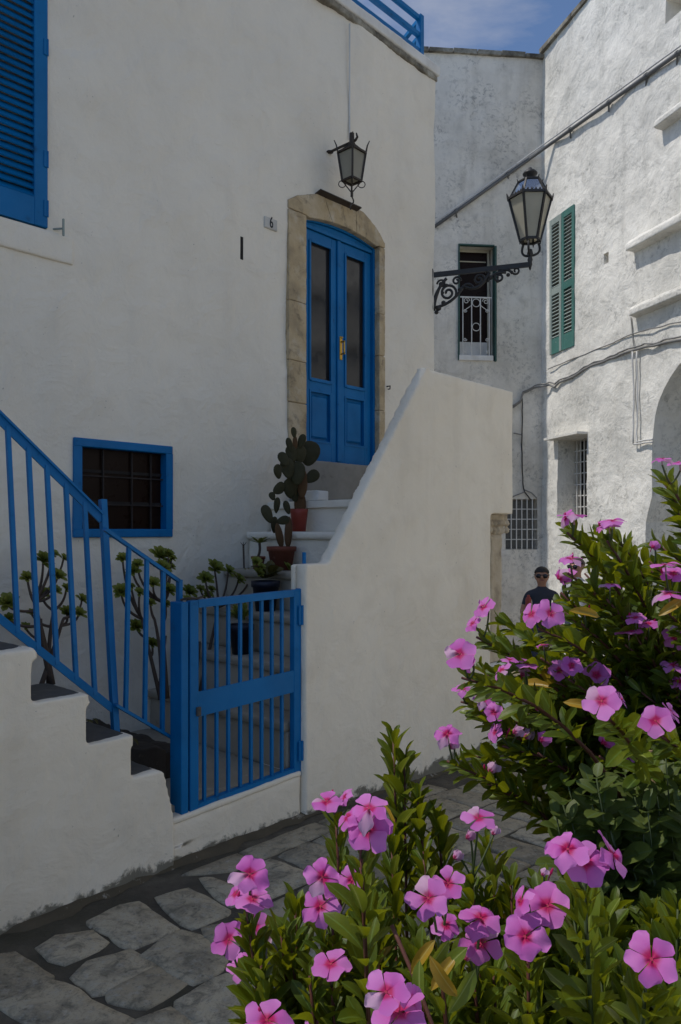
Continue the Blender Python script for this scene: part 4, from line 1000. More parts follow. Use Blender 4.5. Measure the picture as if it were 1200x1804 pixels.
wig(main, .016, M['cable_grey']); wig([p+Vector((0.0, -.02, .028)) for p in main], .011, M['cable_grey'], amp=.025)
wig([rw_(966, 650, d_), rw_(1020, 628, d_), rw_(1080, 604, d_), rw_(1112, 588, d_), rw_(1200, 566, d_), rw_(1280, 545, d_)], .007, M['cable_grey'])
wig([rw_(1112, 560, d_), rw_(1113, 592, d_), rw_(1119, 616, d_)], .007, M['cable_grey'])
wig([rw_(1115, 618, d_), rw_(1116, 700, d_), rw_(1116, 782, d_)], .011, M['white_cable'], 'conduit')
wig([rw_(1122, 618, d_), rw_(1123, 700, d_), rw_(1122, 778, d_), rw_(1150, 774, d_)], .011, M['white_cable'], 'conduit')
wig([rw_(1116, 782, d_), rw_(1150, 779, d_)], .011, M['white_cable'], 'conduit')
wig([bw_(920, 700, d_), bw_(920, 760, d_), bw_(920, 800, d_), bw_(921, 850, d_), bw_(924, 866, d_), bw_(935, 880, d_)], .009, M['wrought_iron'])
wig([bw_(905, 763, d_), bw_(920, 766, d_)], .008, M['cable_grey'])
wig([bw_(924, 862, d_), bw_(936, 868, d_), bw_(946, 878, d_)], .009, M['cable_grey'])
wig([bw_(895, 880, d_), bw_(910, 872, d_), bw_(924, 866, d_)], .009, M['cable_grey'])
# ------------------------------------------------------------------ carved pilaster by the lane
YP = PI_+.05
pil = thing('carved_pilaster', 'weathered carved limestone pilaster under the parapet corner', 'pilaster', H, (sLow+.03, YP, -.1))
px0 = H.on(863, 1000, YP-.05)[0]; pzt = on(880, 905, YP)[1]; pzb = on(875, 1140, YP)[1]; px1 = px0+.24
bm = bmesh.new(); box(bm, px0+.01, px1-.01, YP-.02, YP+.2, pzb, pzt-.13); box(bm, px0+.045, px1-.045, YP-.04, YP, pzb+.02, pzt-.18); o = part('shaft', bm, M['carved_limestone'], pil); soften(o, .011, .006, 9, 2)
bm = bmesh.new(); box(bm, px0-.005, px1+.02, YP-.05, YP+.2, pzt-.045, pzt-.002); box(bm, px0+.015, px1-.01, YP-.035, YP+.2, pzt-.16, pzt-.04)
for k in range(5):
    xx = px0+.01+(px1-px0+.0)*k/4
    lathe(bm, [(0, -.03), (.026, -.015), (.032, 0), (.026, .015), (0, .03)], (xx, YP-.04, pzt-.075), 10); lathe(bm, [(0, -.03), (.02, -.015), (.024, 0), (.02, .015), (0, .03)], (xx+.012, YP-.035, pzt-.13), 10)
o = part('capital', bm, M['carved_limestone'], pil); soften(o, .009, .010, 16, 4)
bm = bmesh.new(); box(bm, px0-.02, px1+.02, YP-.05, YP+.2, pzb-.10, pzb); o = part('base', bm, M['carved_limestone'], pil); soften(o, .012, .005, 8, 6)
bm = bmesh.new(); box(bm, px0-.04, px1+.06, YP-.07, YP+.25, -.6, pzb-.102); o = part('plinth', bm, M['white_trim'], pil); soften(o, .02, .006, 5, 7)
# ------------------------------------------------------------------ street lantern on its bracket
ac = H.w(SE, NF, 0); ax_ = Vector((ac.x, ac.y, 0))
az0 = EYE+(HY-482)/FPX*ac.y; yE = 7.42; P1 = ray(934, 466, yE); P0 = Vector((ax_.x+.02, ax_.y+.02, az0))
adir = Vector((P1.x-P0.x, P1.y-P0.y, 0)); alen = adir.length; aang = atan2(adir.y, adir.x)
SLf = Frame(aang, P0.x, P0.y)
sl_ = thing('street_lantern', 'large black iron street lantern on scrolled bracket at the house corner', 'street lamp', SLf, (0, 0, az0))
dz = P1.z-P0.z
iron = M['wrought_iron']
bm = bmesh.new(); bar(bm, (-.04, 0, az0-.005), (alen, 0, az0+dz), .045, .03); part('arm', bm, iron, sl_)
bm = bmesh.new(); box(bm, -.06, -.03, -.035, .035, az0-.36, az0+.05, .004); part('wall_plate', bm, iron, sl_)
def scroll(path, r0=.013): 
    bm2 = bmesh.new(); tube(bm2, path, r0, 7); return bm2
bm = bmesh.new()
zA = az0-.02
tube(bm, bez((-.03, 0, az0-.36), (-.02, 0, az0-.16), (.10, 0, zA-.03), 10), [.02]*6+[.016]*5, 7)
tube(bm, bez((-.02, 0, az0-.33), (.16, 0, az0-.32), (.27, 0, az0-.14), 10), .015, 7)
tube(bm, spiral(.115, az0-.195, .085, .018, -.4, 1.6, 30), .013, 7)
tube(bm, spiral(.05, az0-.10, .045, .010, pi, -1.3, 18), .010, 6)
tube(bm, spiral(.20, az0-.085, .045, .010, 0, 1.3, 18), .011, 6)
tube(bm, bez((.27, 0, az0-.14), (.33, 0, az0-.10), (.37, 0, az0-.17), 8), .012, 6)
for q, r in (((.02, 0, az0-.34), .03), ((.07, 0, az0-.29), .024), ((.0, 0, az0-.38), .022), ((.10, 0, az0-.12), .02), ((.23, 0, az0-.17), .02), ((.06, 0, az0-.19), .018)):
    lathe(bm, [(0, -r), (r*.8, -r*.6), (r, 0), (r*.8, r*.6), (0, r)], q, 8)
tube(bm, bez((.27, 0, az0-.14), (.42, 0, az0-.24), (.52, 0, az0-.03), 10), .016, 7)
tube(bm, spiral(.42, az0-.09, .06, .014, -1, 1.5, 24), .012, 6)
tube(bm, bez((.50, 0, az0-.12), (.56, 0, az0-.02), (.68, 0, az0+.0-.045), 8), .014, 6)
tube(bm, spiral(.615, az0-.085, .05, .012, 1.6, 1.4, 24), .012, 6)
tube(bm, bez((.57, 0, az0-.055), (.70, 0, az0+.02), (.74, 0, az0-.06), 8), .013, 6)
tube(bm, spiral(.775, az0-.035, .04, .010, pi, 1.2, 20), .010, 6)
for q, r in (((.53, 0, az0-.08), .024), ((.60, 0, az0-.12), .02), ((.70, 0, az0-.07), .02), ((.50, 0, az0-.02), .022)):
    lathe(bm, [(0, -r), (r*.8, -r*.6), (r, 0), (r*.8, r*.6), (0, r)], q, 8)
part('scrollwork', bm, iron, sl_, True)
ex, ey = alen, 0.0; Lc = Vector((alen, 0, 0)); ze = az0+dz
sc_l = yE/FPX
def zl_(py): return EYE+(HY-py)*sc_l
bm = bmesh.new(); lathe(bm, [(0, zl_(477)), (.010, zl_(474)), (.016, zl_(469)), (.022, zl_(466)), (.018, zl_(462)), (.026, zl_(458)), (.018, zl_(452)), (.03, zl_(447)), (.02, zl_(440)), (0, zl_(438))], (ex, 0, 0), 12)
for k in range(3):
    a = 2*pi*k/3+.4; u = Vector((cos(a), sin(a), 0)); tube(bm, bez(Vector((ex, 0, zl_(450)))+u*.02, Vector((ex, 0, zl_(446)))+u*.13, Vector((ex, 0, zl_(428)))+u*.085, 8), .012, 6)
part('cradle', bm, iron, sl_, True)
rt, rbm = .205, .098; zt_, zb_ = zl_(350), zl_(424); PH6 = .25
def hexa(r, z): return [Vector((ex+r*cos(PH6+k*pi/3), r*sin(PH6+k*pi/3), z)) for k in range(6)]
T6, B6 = hexa(rt, zt_), hexa(rbm, zb_); D0, D1 = hexa(rt*.93, zt_+.02), hexa(rt*.56, zl_(321))
bm = bmesh.new()
for k in range(6):
    o_ = Vector((cos(PH6+k*pi/3), sin(PH6+k*pi/3), 0)); k2 = (k+1) % 6
    bar(bm, T6[k], B6[k], .02, .02, o_); bar(bm, T6[k], T6[k2], .03, .02, (0, 0, 1)); bar(bm, B6[k], B6[k2], .022, .02, (0, 0, 1))
    bar(bm, D0[k], D1[k], .016, .014, o_); bar(bm, D1[k], D1[k2], .016, .014, (0, 0, 1))
    tube(bm, [T6[k]+Vector((0, 0, -.02)), T6[k]+o_*.012+Vector((0, 0, .02)), T6[k]+o_*.02+Vector((0, 0, .05))], [.014, .01, .004], 6)
    tube(bm, [D1[k], D1[k]+o_*.01+Vector((0, 0, .03))], [.008, .003], 5)
    tube(bm, [B6[k], B6[k]+Vector((0, 0, -.035))], [.010, .004], 5)
    for f in (.2, .4, .6, .8):
        c = D0[k].lerp(D0[k2], f); lathe(bm, [(.008, -.01), (.010, .01), (0, .026)], c, 6)
part('frame', bm, iron, sl_)
for k in range(6):
    k2 = (k+1) % 6
    for nm, Aq, Cq, mt in (('glass_pane', T6, B6, 'frosted_glass'), ('roof_pane', D0, D1, 'lamp_glass')):
        bm = bmesh.new(); f1, f2 = .955, .975
        sh = lambda p, f: Vector((ex+(p.x-ex)*f, p.y*f, p.z))
        va = [bm.verts.new(sh(p, f2)) for p in (Aq[k], Aq[k2], Cq[k2], Cq[k])]; vb = [bm.verts.new(sh(p, f1)) for p in (Aq[k], Aq[k2], Cq[k2], Cq[k])]
        bm.faces.new(va); bm.faces.new(vb[::-1])
        for i in range(4): bm.faces.new((va[i], vb[i], vb[(i+1) % 4], va[(i+1) % 4]))
        part(nm, bm, M[mt], sl_)
bm = bmesh.new(); lathe(bm, [(rt*.52, zl_(321)), (rt*.42, zl_(319)), (.022, zl_(318.5)), (.024, zl_(315)), (.068, zl_(308)), (.072, zl_(306)), (.05, zl_(301)), (.024, zl_(299)), (.018, zl_(296)), (0, zl_(294.5))], (ex, 0, 0), 18); part('cap', bm, iron, sl_, True)
bm = bmesh.new(); lathe(bm, [(0, zl_(418)), (.03, zl_(417)), (.03, zl_(390)), (.045, zl_(386)), (.05, zl_(370)), (.03, zl_(362)), (0, zl_(360))], (ex, 0, 0), 12); part('bulb', bm, M['curtain'], sl_, True)

# ------------------------------------------------------------------ plants: shared leaf, petal and pad meshes
def leaf_mesh(name, mat, wid=.19, fold=.05, bend=-.10, tip=1.0, nl=6, belly=.55, twist=0.0):
    bm = bmesh.new(); uvl = bm.loops.layers.uv.new('UVMap'); g = []
    for i in range(nl+1):
        t = i/nl; wv = wid*((1-abs(2*t**(math.log(.5)/math.log(belly))-1)**2.3)**.62 if 0 < t < 1 else 0)+(.012 if t < 1 else .0)
        z = bend*t*t; ct, st_ = cos(twist*t), sin(twist*t); fz = lambda x: abs(x)*fold*(wv/wid)+.018*sin(9*t+3*x)*abs(x)
        g.append([(bm.verts.new((x*wv*ct-fz(x)*st_, t, z+x*wv*st_+fz(x)*ct)), (.5+.5*x, t)) for x in ((-1, -.5, 0, .5, 1))])
    for i in range(nl):
        for k in range(4):
            q = [g[i][k], g[i][k+1], g[i+1][k+1], g[i+1][k]]; f = bm.faces.new([v for v, _ in q])
            for lp, (_, uv) in zip(f.loops, q): lp[uvl].uv = uv
    bmesh.ops.remove_doubles(bm, verts=bm.verts[:], dist=1e-5)
    me = tomesh(name, bm, True, recalc=False); me.materials.append(M[mat]); return me
def petal_mesh(name, mat, a=1.0, skew=.08, cup=.10, droop=-.22, wav=0.0):
    bm = bmesh.new(); uvl = bm.loops.layers.uv.new('UVMap'); nr, nw = 6, 6; g = []
    for i in range(nr+1):
        t = i/nr; r = .07+.93*t
        hw = (.045+.62*t**.95)*a if t < .70 else (.045+.62*.70**.95)*a*(1-.62*((t-.70)/.30)**2.2)
        row = []
        for k in range(nw+1):
            x = -1+2*k/nw; edge = 1-.07*x*x*t+.05*x*t*t
            px = hw*x+skew*t*t; py = r*edge
            pz = cup*t+droop*t*t+.05*x*x*t*(1 if wav == 0 else wav)+wav*.05*sin(3*x+4*t)
            row.append((bm.verts.new((px, py, pz)), (.5+.5*x, t)))
        g.append(row)
    for i in range(nr):
        for k in range(nw):
            q = [g[i][k], g[i][k+1], g[i+1][k+1], g[i+1][k]]; f = bm.faces.new([v for v, _ in q])
            for lp, (_, uv) in zip(f.loops, q): lp[uvl].uv = uv
    me = tomesh(name, bm, True, recalc=False); me.materials.append(M[mat]); return me
LEAFS = [leaf_mesh('leaf', 'periwinkle_leaf', .165, .06, -.08, belly=.64, nl=7), leaf_mesh('leaf', 'periwinkle_leaf', .19, .09, -.16, belly=.66, nl=7), leaf_mesh('leaf', 'periwinkle_leaf', .15, .05, .05, belly=.68, nl=7), leaf_mesh('leaf', 'periwinkle_leaf', .175, .07, -.34, belly=.62, nl=7, twist=.5), leaf_mesh('leaf', 'periwinkle_leaf', .16, .10, -.26, belly=.66, nl=7, twist=-.55)]
LIME = leaf_mesh('leaf', 'lime_leaf', .16, .06, -.12); YEL = leaf_mesh('leaf', 'yellow_leaf', .13, .1, -.25)
ROSE = [leaf_mesh('leaf', 'rose_leaf', .30, .06, -.12, belly=.48), leaf_mesh('leaf', 'rose_leaf', .27, .1, -.2, belly=.45)]
PETS = [petal_mesh('petal', 'pink_petal', 1.0, .07, .10, -.20), petal_mesh('petal', 'pink_petal', .92, .11, .14, -.30, .6), petal_mesh('petal', 'pink_petal', 1.05, .05, .05, -.10, .4), petal_mesh('petal', 'pink_petal', 1.08, .09, .22, -.42, 1.1)]
FADE = petal_mesh('petal', 'faded_petal', .85, .1, .1, -.5, 1.2)
bm = bmesh.new(); lathe(bm, [(0, -.62), (.05, -.60), (.05, -.1), (.06, -.03), (.075, .012), (.045, .016), (0, .0)], (0, 0, 0), 10)
for f in bm.faces: f.material_index = 1 if f.calc_center_median().z > -.04 else 0
EYE_M = mesh1('flower', bm, [M['petal_tube'], M['flower_eye']], True)
bm = bmesh.new(); lathe(bm, [(0, -.5), (.05, -.45), (.06, .1), (.14, .35), (.10, .7), (0, .9)], (0, 0, 0), 8); BUD = mesh1('bud', bm, M['pink_petal'], True)
CAMP = Vector((0, 0, EYE)); UP = Vector((0, 0, 1))
def quat_z(nrm, spin=0.0):
    return nrm.to_track_quat('Z', 'Y') @ Quaternion((0, 0, 1), spin)
def quat_leaf(along, upv):
    y = along.normalized(); z = (upv-y*upv.dot(y)); z = z.normalized() if z.length > 1e-4 else y.orthogonal().normalized(); x = y.cross(z)
    return Matrix((x, y, z)).transposed().to_quaternion()
rp_ = random.Random(5)
class Shrub:
    def __init__(s, name, label, cat, base):
        s.root = thing(name, label, cat, W, base); s.base = Vector(base); s.midf = ((.45, .7), (.3, .5)); s.stems = bmesh.new(); s.leaves = []; s.thin = bmesh.new()
    def branch(s, tip, base, nleaf=14, span=.22, size=.046, mats=None, ang=(22, 48), r0=.0048, mid=None, skip=.0):
        tip, base = Vector(tip), Vector(base)
        d = tip-base; mx, mz = s.midf; p1 = base+Vector((d.x*rp_.uniform(*mx), d.y*rp_.uniform(*mx), d.z*rp_.uniform(*mz)))
        if mid is not None: p1 = mid
        pts = bez(base, p1, tip, 14); L = [0]
        for a, b in zip(pts, pts[1:]): L.append(L[-1]+(b-a).length)
        tube(s.stems, pts, [r0*(1-.65*i/14) for i in range(15)], 6)
        def at(dist):
            dist = max(0.001, L[-1]-dist)
            for i in range(14):
                if L[i+1] >= dist: f = (dist-L[i])/(L[i+1]-L[i]); return pts[i].lerp(pts[i+1], f), (pts[i+1]-pts[i]).normalized()
            return pts[-1], (pts[-1]-pts[-2]).normalized()
        ph = rp_.uniform(0, pi)
        for k in range(nleaf):
            f = (k//2)/max(1, nleaf/2-1); dist = skip+span*f**1.15; p, t = at(dist)
            a = ph+(k % 2)*pi+(k//2)*pi/2+rp_.uniform(-.35, .35); u = t.orthogonal().normalized(); u = Quaternion(t, a) @ u
            g = radians(rp_.uniform(*ang))*(0.62+.55*f); dr = t*cos(g)+u*sin(g); dr.z -= .08*f
            sz = size*.86*(.55+.5*min(1, f*3+.12))*rp_.uniform(.75, 1.2)
            upv = (t*sin(g)-u*cos(g))*.8+UP*.5+Vector((rp_.uniform(-.3, .3),)*3)
            m = (mats or LEAFS); m = rp_.choice(m)
            if mats is None:
                q = rp_.random()
                if q < .012 and f > .5: m = YEL
                elif q < .15: m = LIME
            s.leaves.append((p+u*.002, quat_leaf(dr, upv), sz*rp_.uniform(.95, 1.05), m))
        return pts[-1], (pts[-1]-pts[-2]).normalized()
    def flower(s, pos, nrm, R, fade=False, shut=0.0, foot=None):
        q = quat_z(nrm, rp_.uniform(0, 6)); o = inst('flower', EYE_M, s.root, pos, q, R)
        pm = FADE if fade else rp_.choice(PETS)
        for k in range(5):
            t = Quaternion((0, 0, 1), 2*pi*k/5+rp_.uniform(-.08, .08)) @ Quaternion((1, 0, 0), shut+rp_.uniform(-.13, .13))
            if rp_.random() < .06 and not fade: pm2 = FADE
            else: pm2 = pm if rp_.random() < .6 else (FADE if fade else rp_.choice(PETS))
            t = t @ Quaternion((0, 1, 0), rp_.uniform(-.22, .22))
            inst('petal', pm2, o, (0, 0, .0), t, (rp_.uniform(.9, 1.08), rp_.uniform(.88, 1.08), rp_.uniform(.6, 1.9)), rel=False)
        if foot is not None: a = Vector(pos)-nrm*R*.6; tube(s.thin, bez(foot, (a+Vector(foot))/2-nrm*.006, a, 4), .0013, 5)
    def bud(s, pos, nrm, R): inst('bud', BUD, s.root, pos, quat_z(nrm), R)
    def clear(s, x0, x1, y0, y1):
        'a gap in the foliage, seen from the lane'
        def hit(p): return p.y > .1 and x0 < CX+p.x/p.y*FPX < x1 and y0 < HY-(p.z-EYE)/p.y*FPX < y1
        s.leaves = [l for l in s.leaves if not any(hit(l[0]+(l[1] @ Vector((0, l[2]*f, 0)))) for f in (0, .35, .7, 1))]
    def done(s, stem_mat, limit=290):
        part('stem', s.stems, M[stem_mat], s.root, True)
        if len(s.thin.verts): part('flower_stalk', s.thin, M['green_stem'], s.root, True, kind='stuff')
        ls = sorted(s.leaves, key=lambda l: (l[0]-CAMP).length/l[2])
        inframe = lambda p: abs(p.x/p.y) < .47 and (EYE-p.z)/p.y < .68 and p.y > .1
        vis = [l for l in ls if inframe(l[0])]; rest = [l for l in ls if not inframe(l[0])]
        for p, q, z, m in vis[:limit]: inst('leaf', m, s.root, p, q, z)
        rest = vis[limit:]+rest
        if rest:
            bm = bmesh.new(); b = s.base
            mats = []
            for p, q, z, m in rest:
                if m.materials[0] not in mats: mats.append(m.materials[0])
                k = len(bm.verts); kf = len(bm.faces); bm.from_mesh(m); bm.verts.ensure_lookup_table(); bm.faces.ensure_lookup_table()
                X = Matrix.Translation(p) @ q.to_matrix().to_4x4() @ Matrix.Scale(z, 4)
                for v in bm.verts[k:]: v.co = X @ v.co
                mi = mats.index(m.materials[0])
                for f in bm.faces[kf:]: f.material_index = mi
            part('foliage', bm, mats, s.root, True, kind='stuff', recalc=False)
# planter that the flowers grow from (rim just below the picture)
plt_ = thing('planter_box', 'whitewashed masonry planter holding the pink flowers', 'planter', W, (.55, .98, 0))
bm = bmesh.new(); px_a, px_b, py_a, py_b, pz = -.22, 1.25, .62, 1.30, .62
box(bm, px_a, px_b, py_a, py_a+.09, gz(.5, 1)-.05, pz); o = part('planter_wall', bm, M['stair_plaster'], plt_); soften(o, .02, .005, 4, 1)
bm = bmesh.new(); box(bm, px_a, px_b, py_b-.09, py_b, -.05, pz); o = part('planter_wall', bm, M['stair_plaster'], plt_); soften(o, .02, .005, 4, 2)
bm = bmesh.new(); box(bm, px_a, px_a+.09, py_a+.092, py_b-.092, -.05, pz); o = part('planter_wall', bm, M['stair_plaster'], plt_); soften(o, .02, .005, 4, 3)
bm = bmesh.new(); box(bm, px_b-.09, px_b, py_a+.092, py_b-.092, -.05, pz); o = part('planter_wall', bm, M['stair_plaster'], plt_); soften(o, .02, .005, 4, 4)
bm = bmesh.new(); box(bm, px_a+.092, px_b-.092, py_a+.092, py_b-.092, 0, pz-.06); part('soil', bm, M['soil'], plt_)
ZS = pz-.07
def nrm_for(P, kind):
    c = (CAMP-P).normalized(); j = Vector((rp_.uniform(-.25, .25), rp_.uniform(-.2, .2), rp_.uniform(-.15, .15)))
    side = Vector((-1, 0, 0))
    v = {'f': c*.95+UP*.30, 'h': c*.5+UP*.85, 'e': UP+c*.10, 's': side*.8+UP*.5+c*.35, 'd': c*.6-UP*.35+side*.4, 'k': c*.4+UP*.3+Vector((.8, 0, 0))}[kind]
    return (v.normalized()+j*.8).normalized()
def depth_for(d, lo, hi): return max(lo, min(hi, .046*FPX/d))
# flower clusters traced from the photograph: [(x, y, diameter, facing), ...] per stem
low_left = [[(575, 1412, 66, 'h'), (608, 1404, 40, 's')], [(650, 1424, 75, 'h'), (648, 1463, 92, 'f'), (612, 1440, 55, 's')], [(440, 1540, 75, 'f'), (445, 1584, 75, 'h'), (415, 1575, 50, 's')],
 [(403, 1655, 70, 'f'), (447, 1632, 66, 'f'), (452, 1665, 55, 'd'), (425, 1700, 62, 'h')], [(568, 1545, 72, 'f'), (565, 1597, 74, 'f'), (620, 1550, 58, 'f')], [(583, 1698, 78, 'h')], [(470, 1797, 95, 'h')], [(572, 1800, 72, 'h')]]
low_mid = [[(755, 1582, 84, 'f'), (790, 1556, 62, 'f'), (785, 1630, 62, 'h')], [(843, 1441, 66, 'h'), (822, 1476, 40, 'd'), (800, 1512, 40, 'd'), (868, 1470, 34, 'd')],
 [(847, 1617, 84, 'e'), (848, 1662, 80, 'f'), (820, 1690, 46, 'd')], [(925, 1650, 86, 'f'), (918, 1588, 62, 's'), (965, 1596, 90, 'f')], [(680, 1748, 88, 'f'), (705, 1785, 112, 'h'), (725, 1762, 66, 'k')]]
low_right = [[(1000, 1496, 88, 'h'), (1030, 1520, 88, 'f'), (1078, 1505, 94, 'k')], [(1148, 1690, 102, 'f')], [(1020, 1768, 50, 'd'), (1040, 1780, 44, 'd')], [(955, 1542, 30, 'd')]]
tall = [[(1010, 908, 58, 'e'), (998, 912, 40, 's')], [(1078, 917, 54, 'e'), (1072, 927, 48, 'e')], [(1005, 984, 46, 'e')], [(985, 1020, 50, 'd'), (1000, 1015, 40, 's')], [(1150, 964, 28, 'd')], [(1172, 994, 62, 'e'), (1186, 1010, 52, 'h')],
 [(1178, 1045, 60, 'e')], [(1120, 1088, 42, 'h')], [(1108, 1112, 56, 'e')], [(970, 1081, 58, 'f'), (936, 1082, 50, 's')], [(852, 1070, 50, 's'), (832, 1098, 36, 's')], [(810, 1152, 66, 'f'), (824, 1165, 44, 's')],
 [(928, 1168, 50, 'e'), (920, 1190, 46, 'd')], [(1007, 1173, 42, 'f')], [(1050, 1190, 56, 'f'), (1018, 1200, 40, 's')], [(1060, 1235, 76, 'f'), (1094, 1232, 40, 'k')], [(1155, 1270, 68, 'f'), (1182, 1255, 46, 'k')], [(815, 1214, 40, 'e')], [(852, 1232, 42, 'h')],
 [(905, 1291, 42, 'd'), (872, 1290, 40, 's')], [(788, 1294, 56, 'h'), (792, 1317, 40, 'd')], [(862, 1360, 44, 'd')], [(952, 1305, 42, 'd')], [(1062, 1310, 46, 'd')], [(1190, 1124, 46, 'f')], [(1166, 808, 40, 'e'), (1198, 815, 50, 'e')], [(957, 1136, 30, 'e')], [(884, 1180, 42, 's'), (898, 1162, 38, 'e')], [(945, 1250, 32, 'd')], [(925, 1300, 44, 'd')], [(1142, 1098, 38, 'h')], [(1186, 1172, 46, 'h')], [(1030, 1075, 40, 'e')], [(1105, 1330, 44, 's')], [(985, 1180, 42, 'f')], [(1075, 1030, 38, 'e')], [(870, 1255, 38, 'f')], [(1196, 1200, 40, 'h')]]
low_left_leafy = [(693, 1300, .98), (712, 1340, .98), (640, 1490, .85), (520, 1600, .8), (495, 1640, .75), (545, 1720, .68), (600, 1640, .8), (460, 1700, .7), (665, 1600, .8), (690, 1480, .92)]
low_mid_leafy = [(770, 1440, .95), (745, 1500, .9), (735, 1400, .95), (860, 1490, .9), (830, 1560, .85), (900, 1560, .85), (800, 1700, .65), (740, 1690, .65), (870, 1720, .65), (960, 1680, .7)]
low_right_leafy = [(1010, 1600, .75), (1060, 1620, .7), (1100, 1720, .65), (1180, 1770, .62), (1000, 1700, .68), (940, 1750, .65), (1060, 1720, .66), (1150, 1620, .75), (1120, 1570, .8), (1190, 1560, .85), (950, 1570, .8)]
tall_leafy = [(1170, 850, .95), (1195, 905, .95), (1008, 935, 1.05), (1060, 945, 1.05), (1080, 940, 1.08), (1045, 985, 1.1), (1095, 975, 1.1), (1030, 1010, 1.0), (1160, 960, 1.0), (1020, 1050, 1.0), (1120, 1030, 1.05), (1060, 1070, 1.0), (890, 1100, 1.05), (860, 1120, 1.05), (935, 1130, 1.0), (1190, 1080, .95),
 (880, 1190, 1.0), (850, 1180, 1.05), (980, 1130, .95), (1000, 1230, .92), (940, 1220, .95), (1100, 1180, .9), (1130, 1220, .88), (840, 1260, 1.0), (830, 1330, 1.0), (900, 1330, .98), (960, 1260, .92), (1020, 1280, .9), (1180, 1200, .85), (1150, 1330, .85), (890, 1370, 1.0), (1190, 1340, .85), (1090, 1250, .88), (1000, 1330, .95), (1060, 1360, .95)]
def build(sh, clusters, leafy, basef, lo, hi, fill, poly, dr, fr=1.0, nl=34, lf_=.10):
    for cl in clusters:
        d = max(c[2] for c in cl); dp = depth_for(d, lo, hi)*rp_.uniform(.91, .96)
        ps = [ray(x, y, dp+.012*i) for i, (x, y, _, _) in enumerate(cl)]
        tip = sum(ps, Vector())/len(ps); tip.z = min(p.z for p in ps)-.020; tip.y += .012
        tp, td = sh.branch(tip, basef(tip), nl, rp_.uniform(.16, .24), .046*fr, skip=.018)
        for P, (x, y, dd, k) in zip(ps, cl):
            R = dd/FPX*dp/2*.95; n = nrm_for(P, k); sh.flower(P, n, R, fade=(k == 'd' and rp_.random() < .75), shut=(-.75 if k == 'd' else (.12 if k in 'fk' else -.02)), foot=tp-td*.01)
        if rp_.random() < .5: sh.bud(tp+Vector((rp_.uniform(-.01, .01), rp_.uniform(-.01, .01), .018)), (UP+Vector((rp_.uniform(-.5, .5), 0, 0))).normalized(), .011)
    for x, y, dp in leafy: dp += lf_; sh.branch(ray(x, y, dp), basef(ray(x, y, dp)), 34, rp_.uniform(.17, .25), .050*fr, r0=.0042)
    k = 0
    xs_p = [p[0] for p in poly]; ys_p = [p[1] for p in poly]
    while k < fill:
        x, y = rp_.uniform(min(xs_p), max(xs_p)), rp_.uniform(min(ys_p), max(ys_p))
        if not inside((x, y), poly): continue
        P = ray(x, y, rp_.uniform(*dr)); sh.branch(P, basef(P), 38, rp_.uniform(.16, .26), .047*fr, r0=.0038); k += 1
A = Shrub('periwinkle_shrub', 'low pink periwinkle at bottom left with flower clusters over the paving', 'flowering shrub', (.02, .82, ZS))
bA = lambda t: Vector((max(-.10, min(.16, t.x*.45+.05))+rp_.uniform(-.02, .02), .82+rp_.uniform(-.08, .08), ZS))
build(A, low_left, low_left_leafy, bA, .64, .95, 16, [(480, 1680), (560, 1620), (640, 1560), (700, 1480), (740, 1620), (720, 1804), (440, 1804)], (.80, 1.0))
A.done('red_stem')
Bs = Shrub('periwinkle_shrub', 'bushy pink periwinkle in the bottom middle with yellowing leaves', 'flowering shrub', (.24, .84, ZS))
bB = lambda t: Vector((max(.14, min(.40, t.x*.6+.12))+rp_.uniform(-.02, .02), .84+rp_.uniform(-.08, .08), ZS))
build(Bs, low_mid, low_mid_leafy, bB, .60, 1.0, 18, [(740, 1640), (780, 1560), (860, 1560), (960, 1620), (980, 1804), (700, 1804)], (.80, 1.02))
for x, y, dp, m in ((755, 1680, .62, LIME), (775, 1690, .62, LIME), (760, 1720, .61, YEL), (805, 1730, .60, YEL), (725, 1690, .63, YEL), (740, 1745, .61, LIME), (790, 1760, .60, LIME)):
    P = ray(x, y+25, dp); Bs.leaves.append((P, quat_leaf(Vector((rp_.uniform(-.9, .9), rp_.uniform(-.4, .3), 1)), Vector((rp_.uniform(-.7, .7), -1, rp_.uniform(0, .8)))), rp_.uniform(.026, .040), m))
tube(Bs.stems, bez(ray(770, 1830, .62), ray(740, 1740, .63), ray(690, 1630, .66), 8), .0018, 6)
Bs.done('red_stem')
Cs = Shrub('periwinkle_shrub', 'dense dark-leaved periwinkle at bottom right with one large open flower', 'flowering shrub', (.46, .84, ZS))
bC = lambda t: Vector((max(.34, min(.62, t.x*.8+.1))+rp_.uniform(-.02, .02), .86+rp_.uniform(-.08, .08), ZS))
build(Cs, low_right, low_right_leafy, bC, .60, .85, 30, [(980, 1640), (1050, 1590), (1130, 1600), (1200, 1600), (1200, 1804), (940, 1804)], (.78, 1.02), 1.1)
Cs.done('green_stem')
Ds = Shrub('periwinkle_shrub', 'tall spreading pink periwinkle on the right reaching in front of the lane', 'flowering shrub', (.64, 1.14, ZS))
bD = lambda t: Vector((max(.56, min(.72, t.x*.5+.42))+rp_.uniform(-.05, .05), 1.14+rp_.uniform(-.06, .05), ZS))
Ds.midf = ((.02, .12), (.72, .9))
build(Ds, tall, tall_leafy, bD, .80, 1.10, 30, [(1010, 990), (1080, 980), (1190, 920), (1215, 1340), (1010, 1340), (880, 1290), (900, 1180), (980, 1110)], (1.15, 1.35), 1.0, 34, .17)
for x, y, dp, v, m in ((1003, 1076, .92, (1, 0, -.08), YEL), (1160, 1085, .95, (.6, -.2, .5), YEL), (1055, 1250, .9, (-1, 0, .3), YEL)):
    Ds.leaves.append((ray(x, y, dp), quat_leaf(Vector(v), Vector((0, -1, .6))), .040, m))
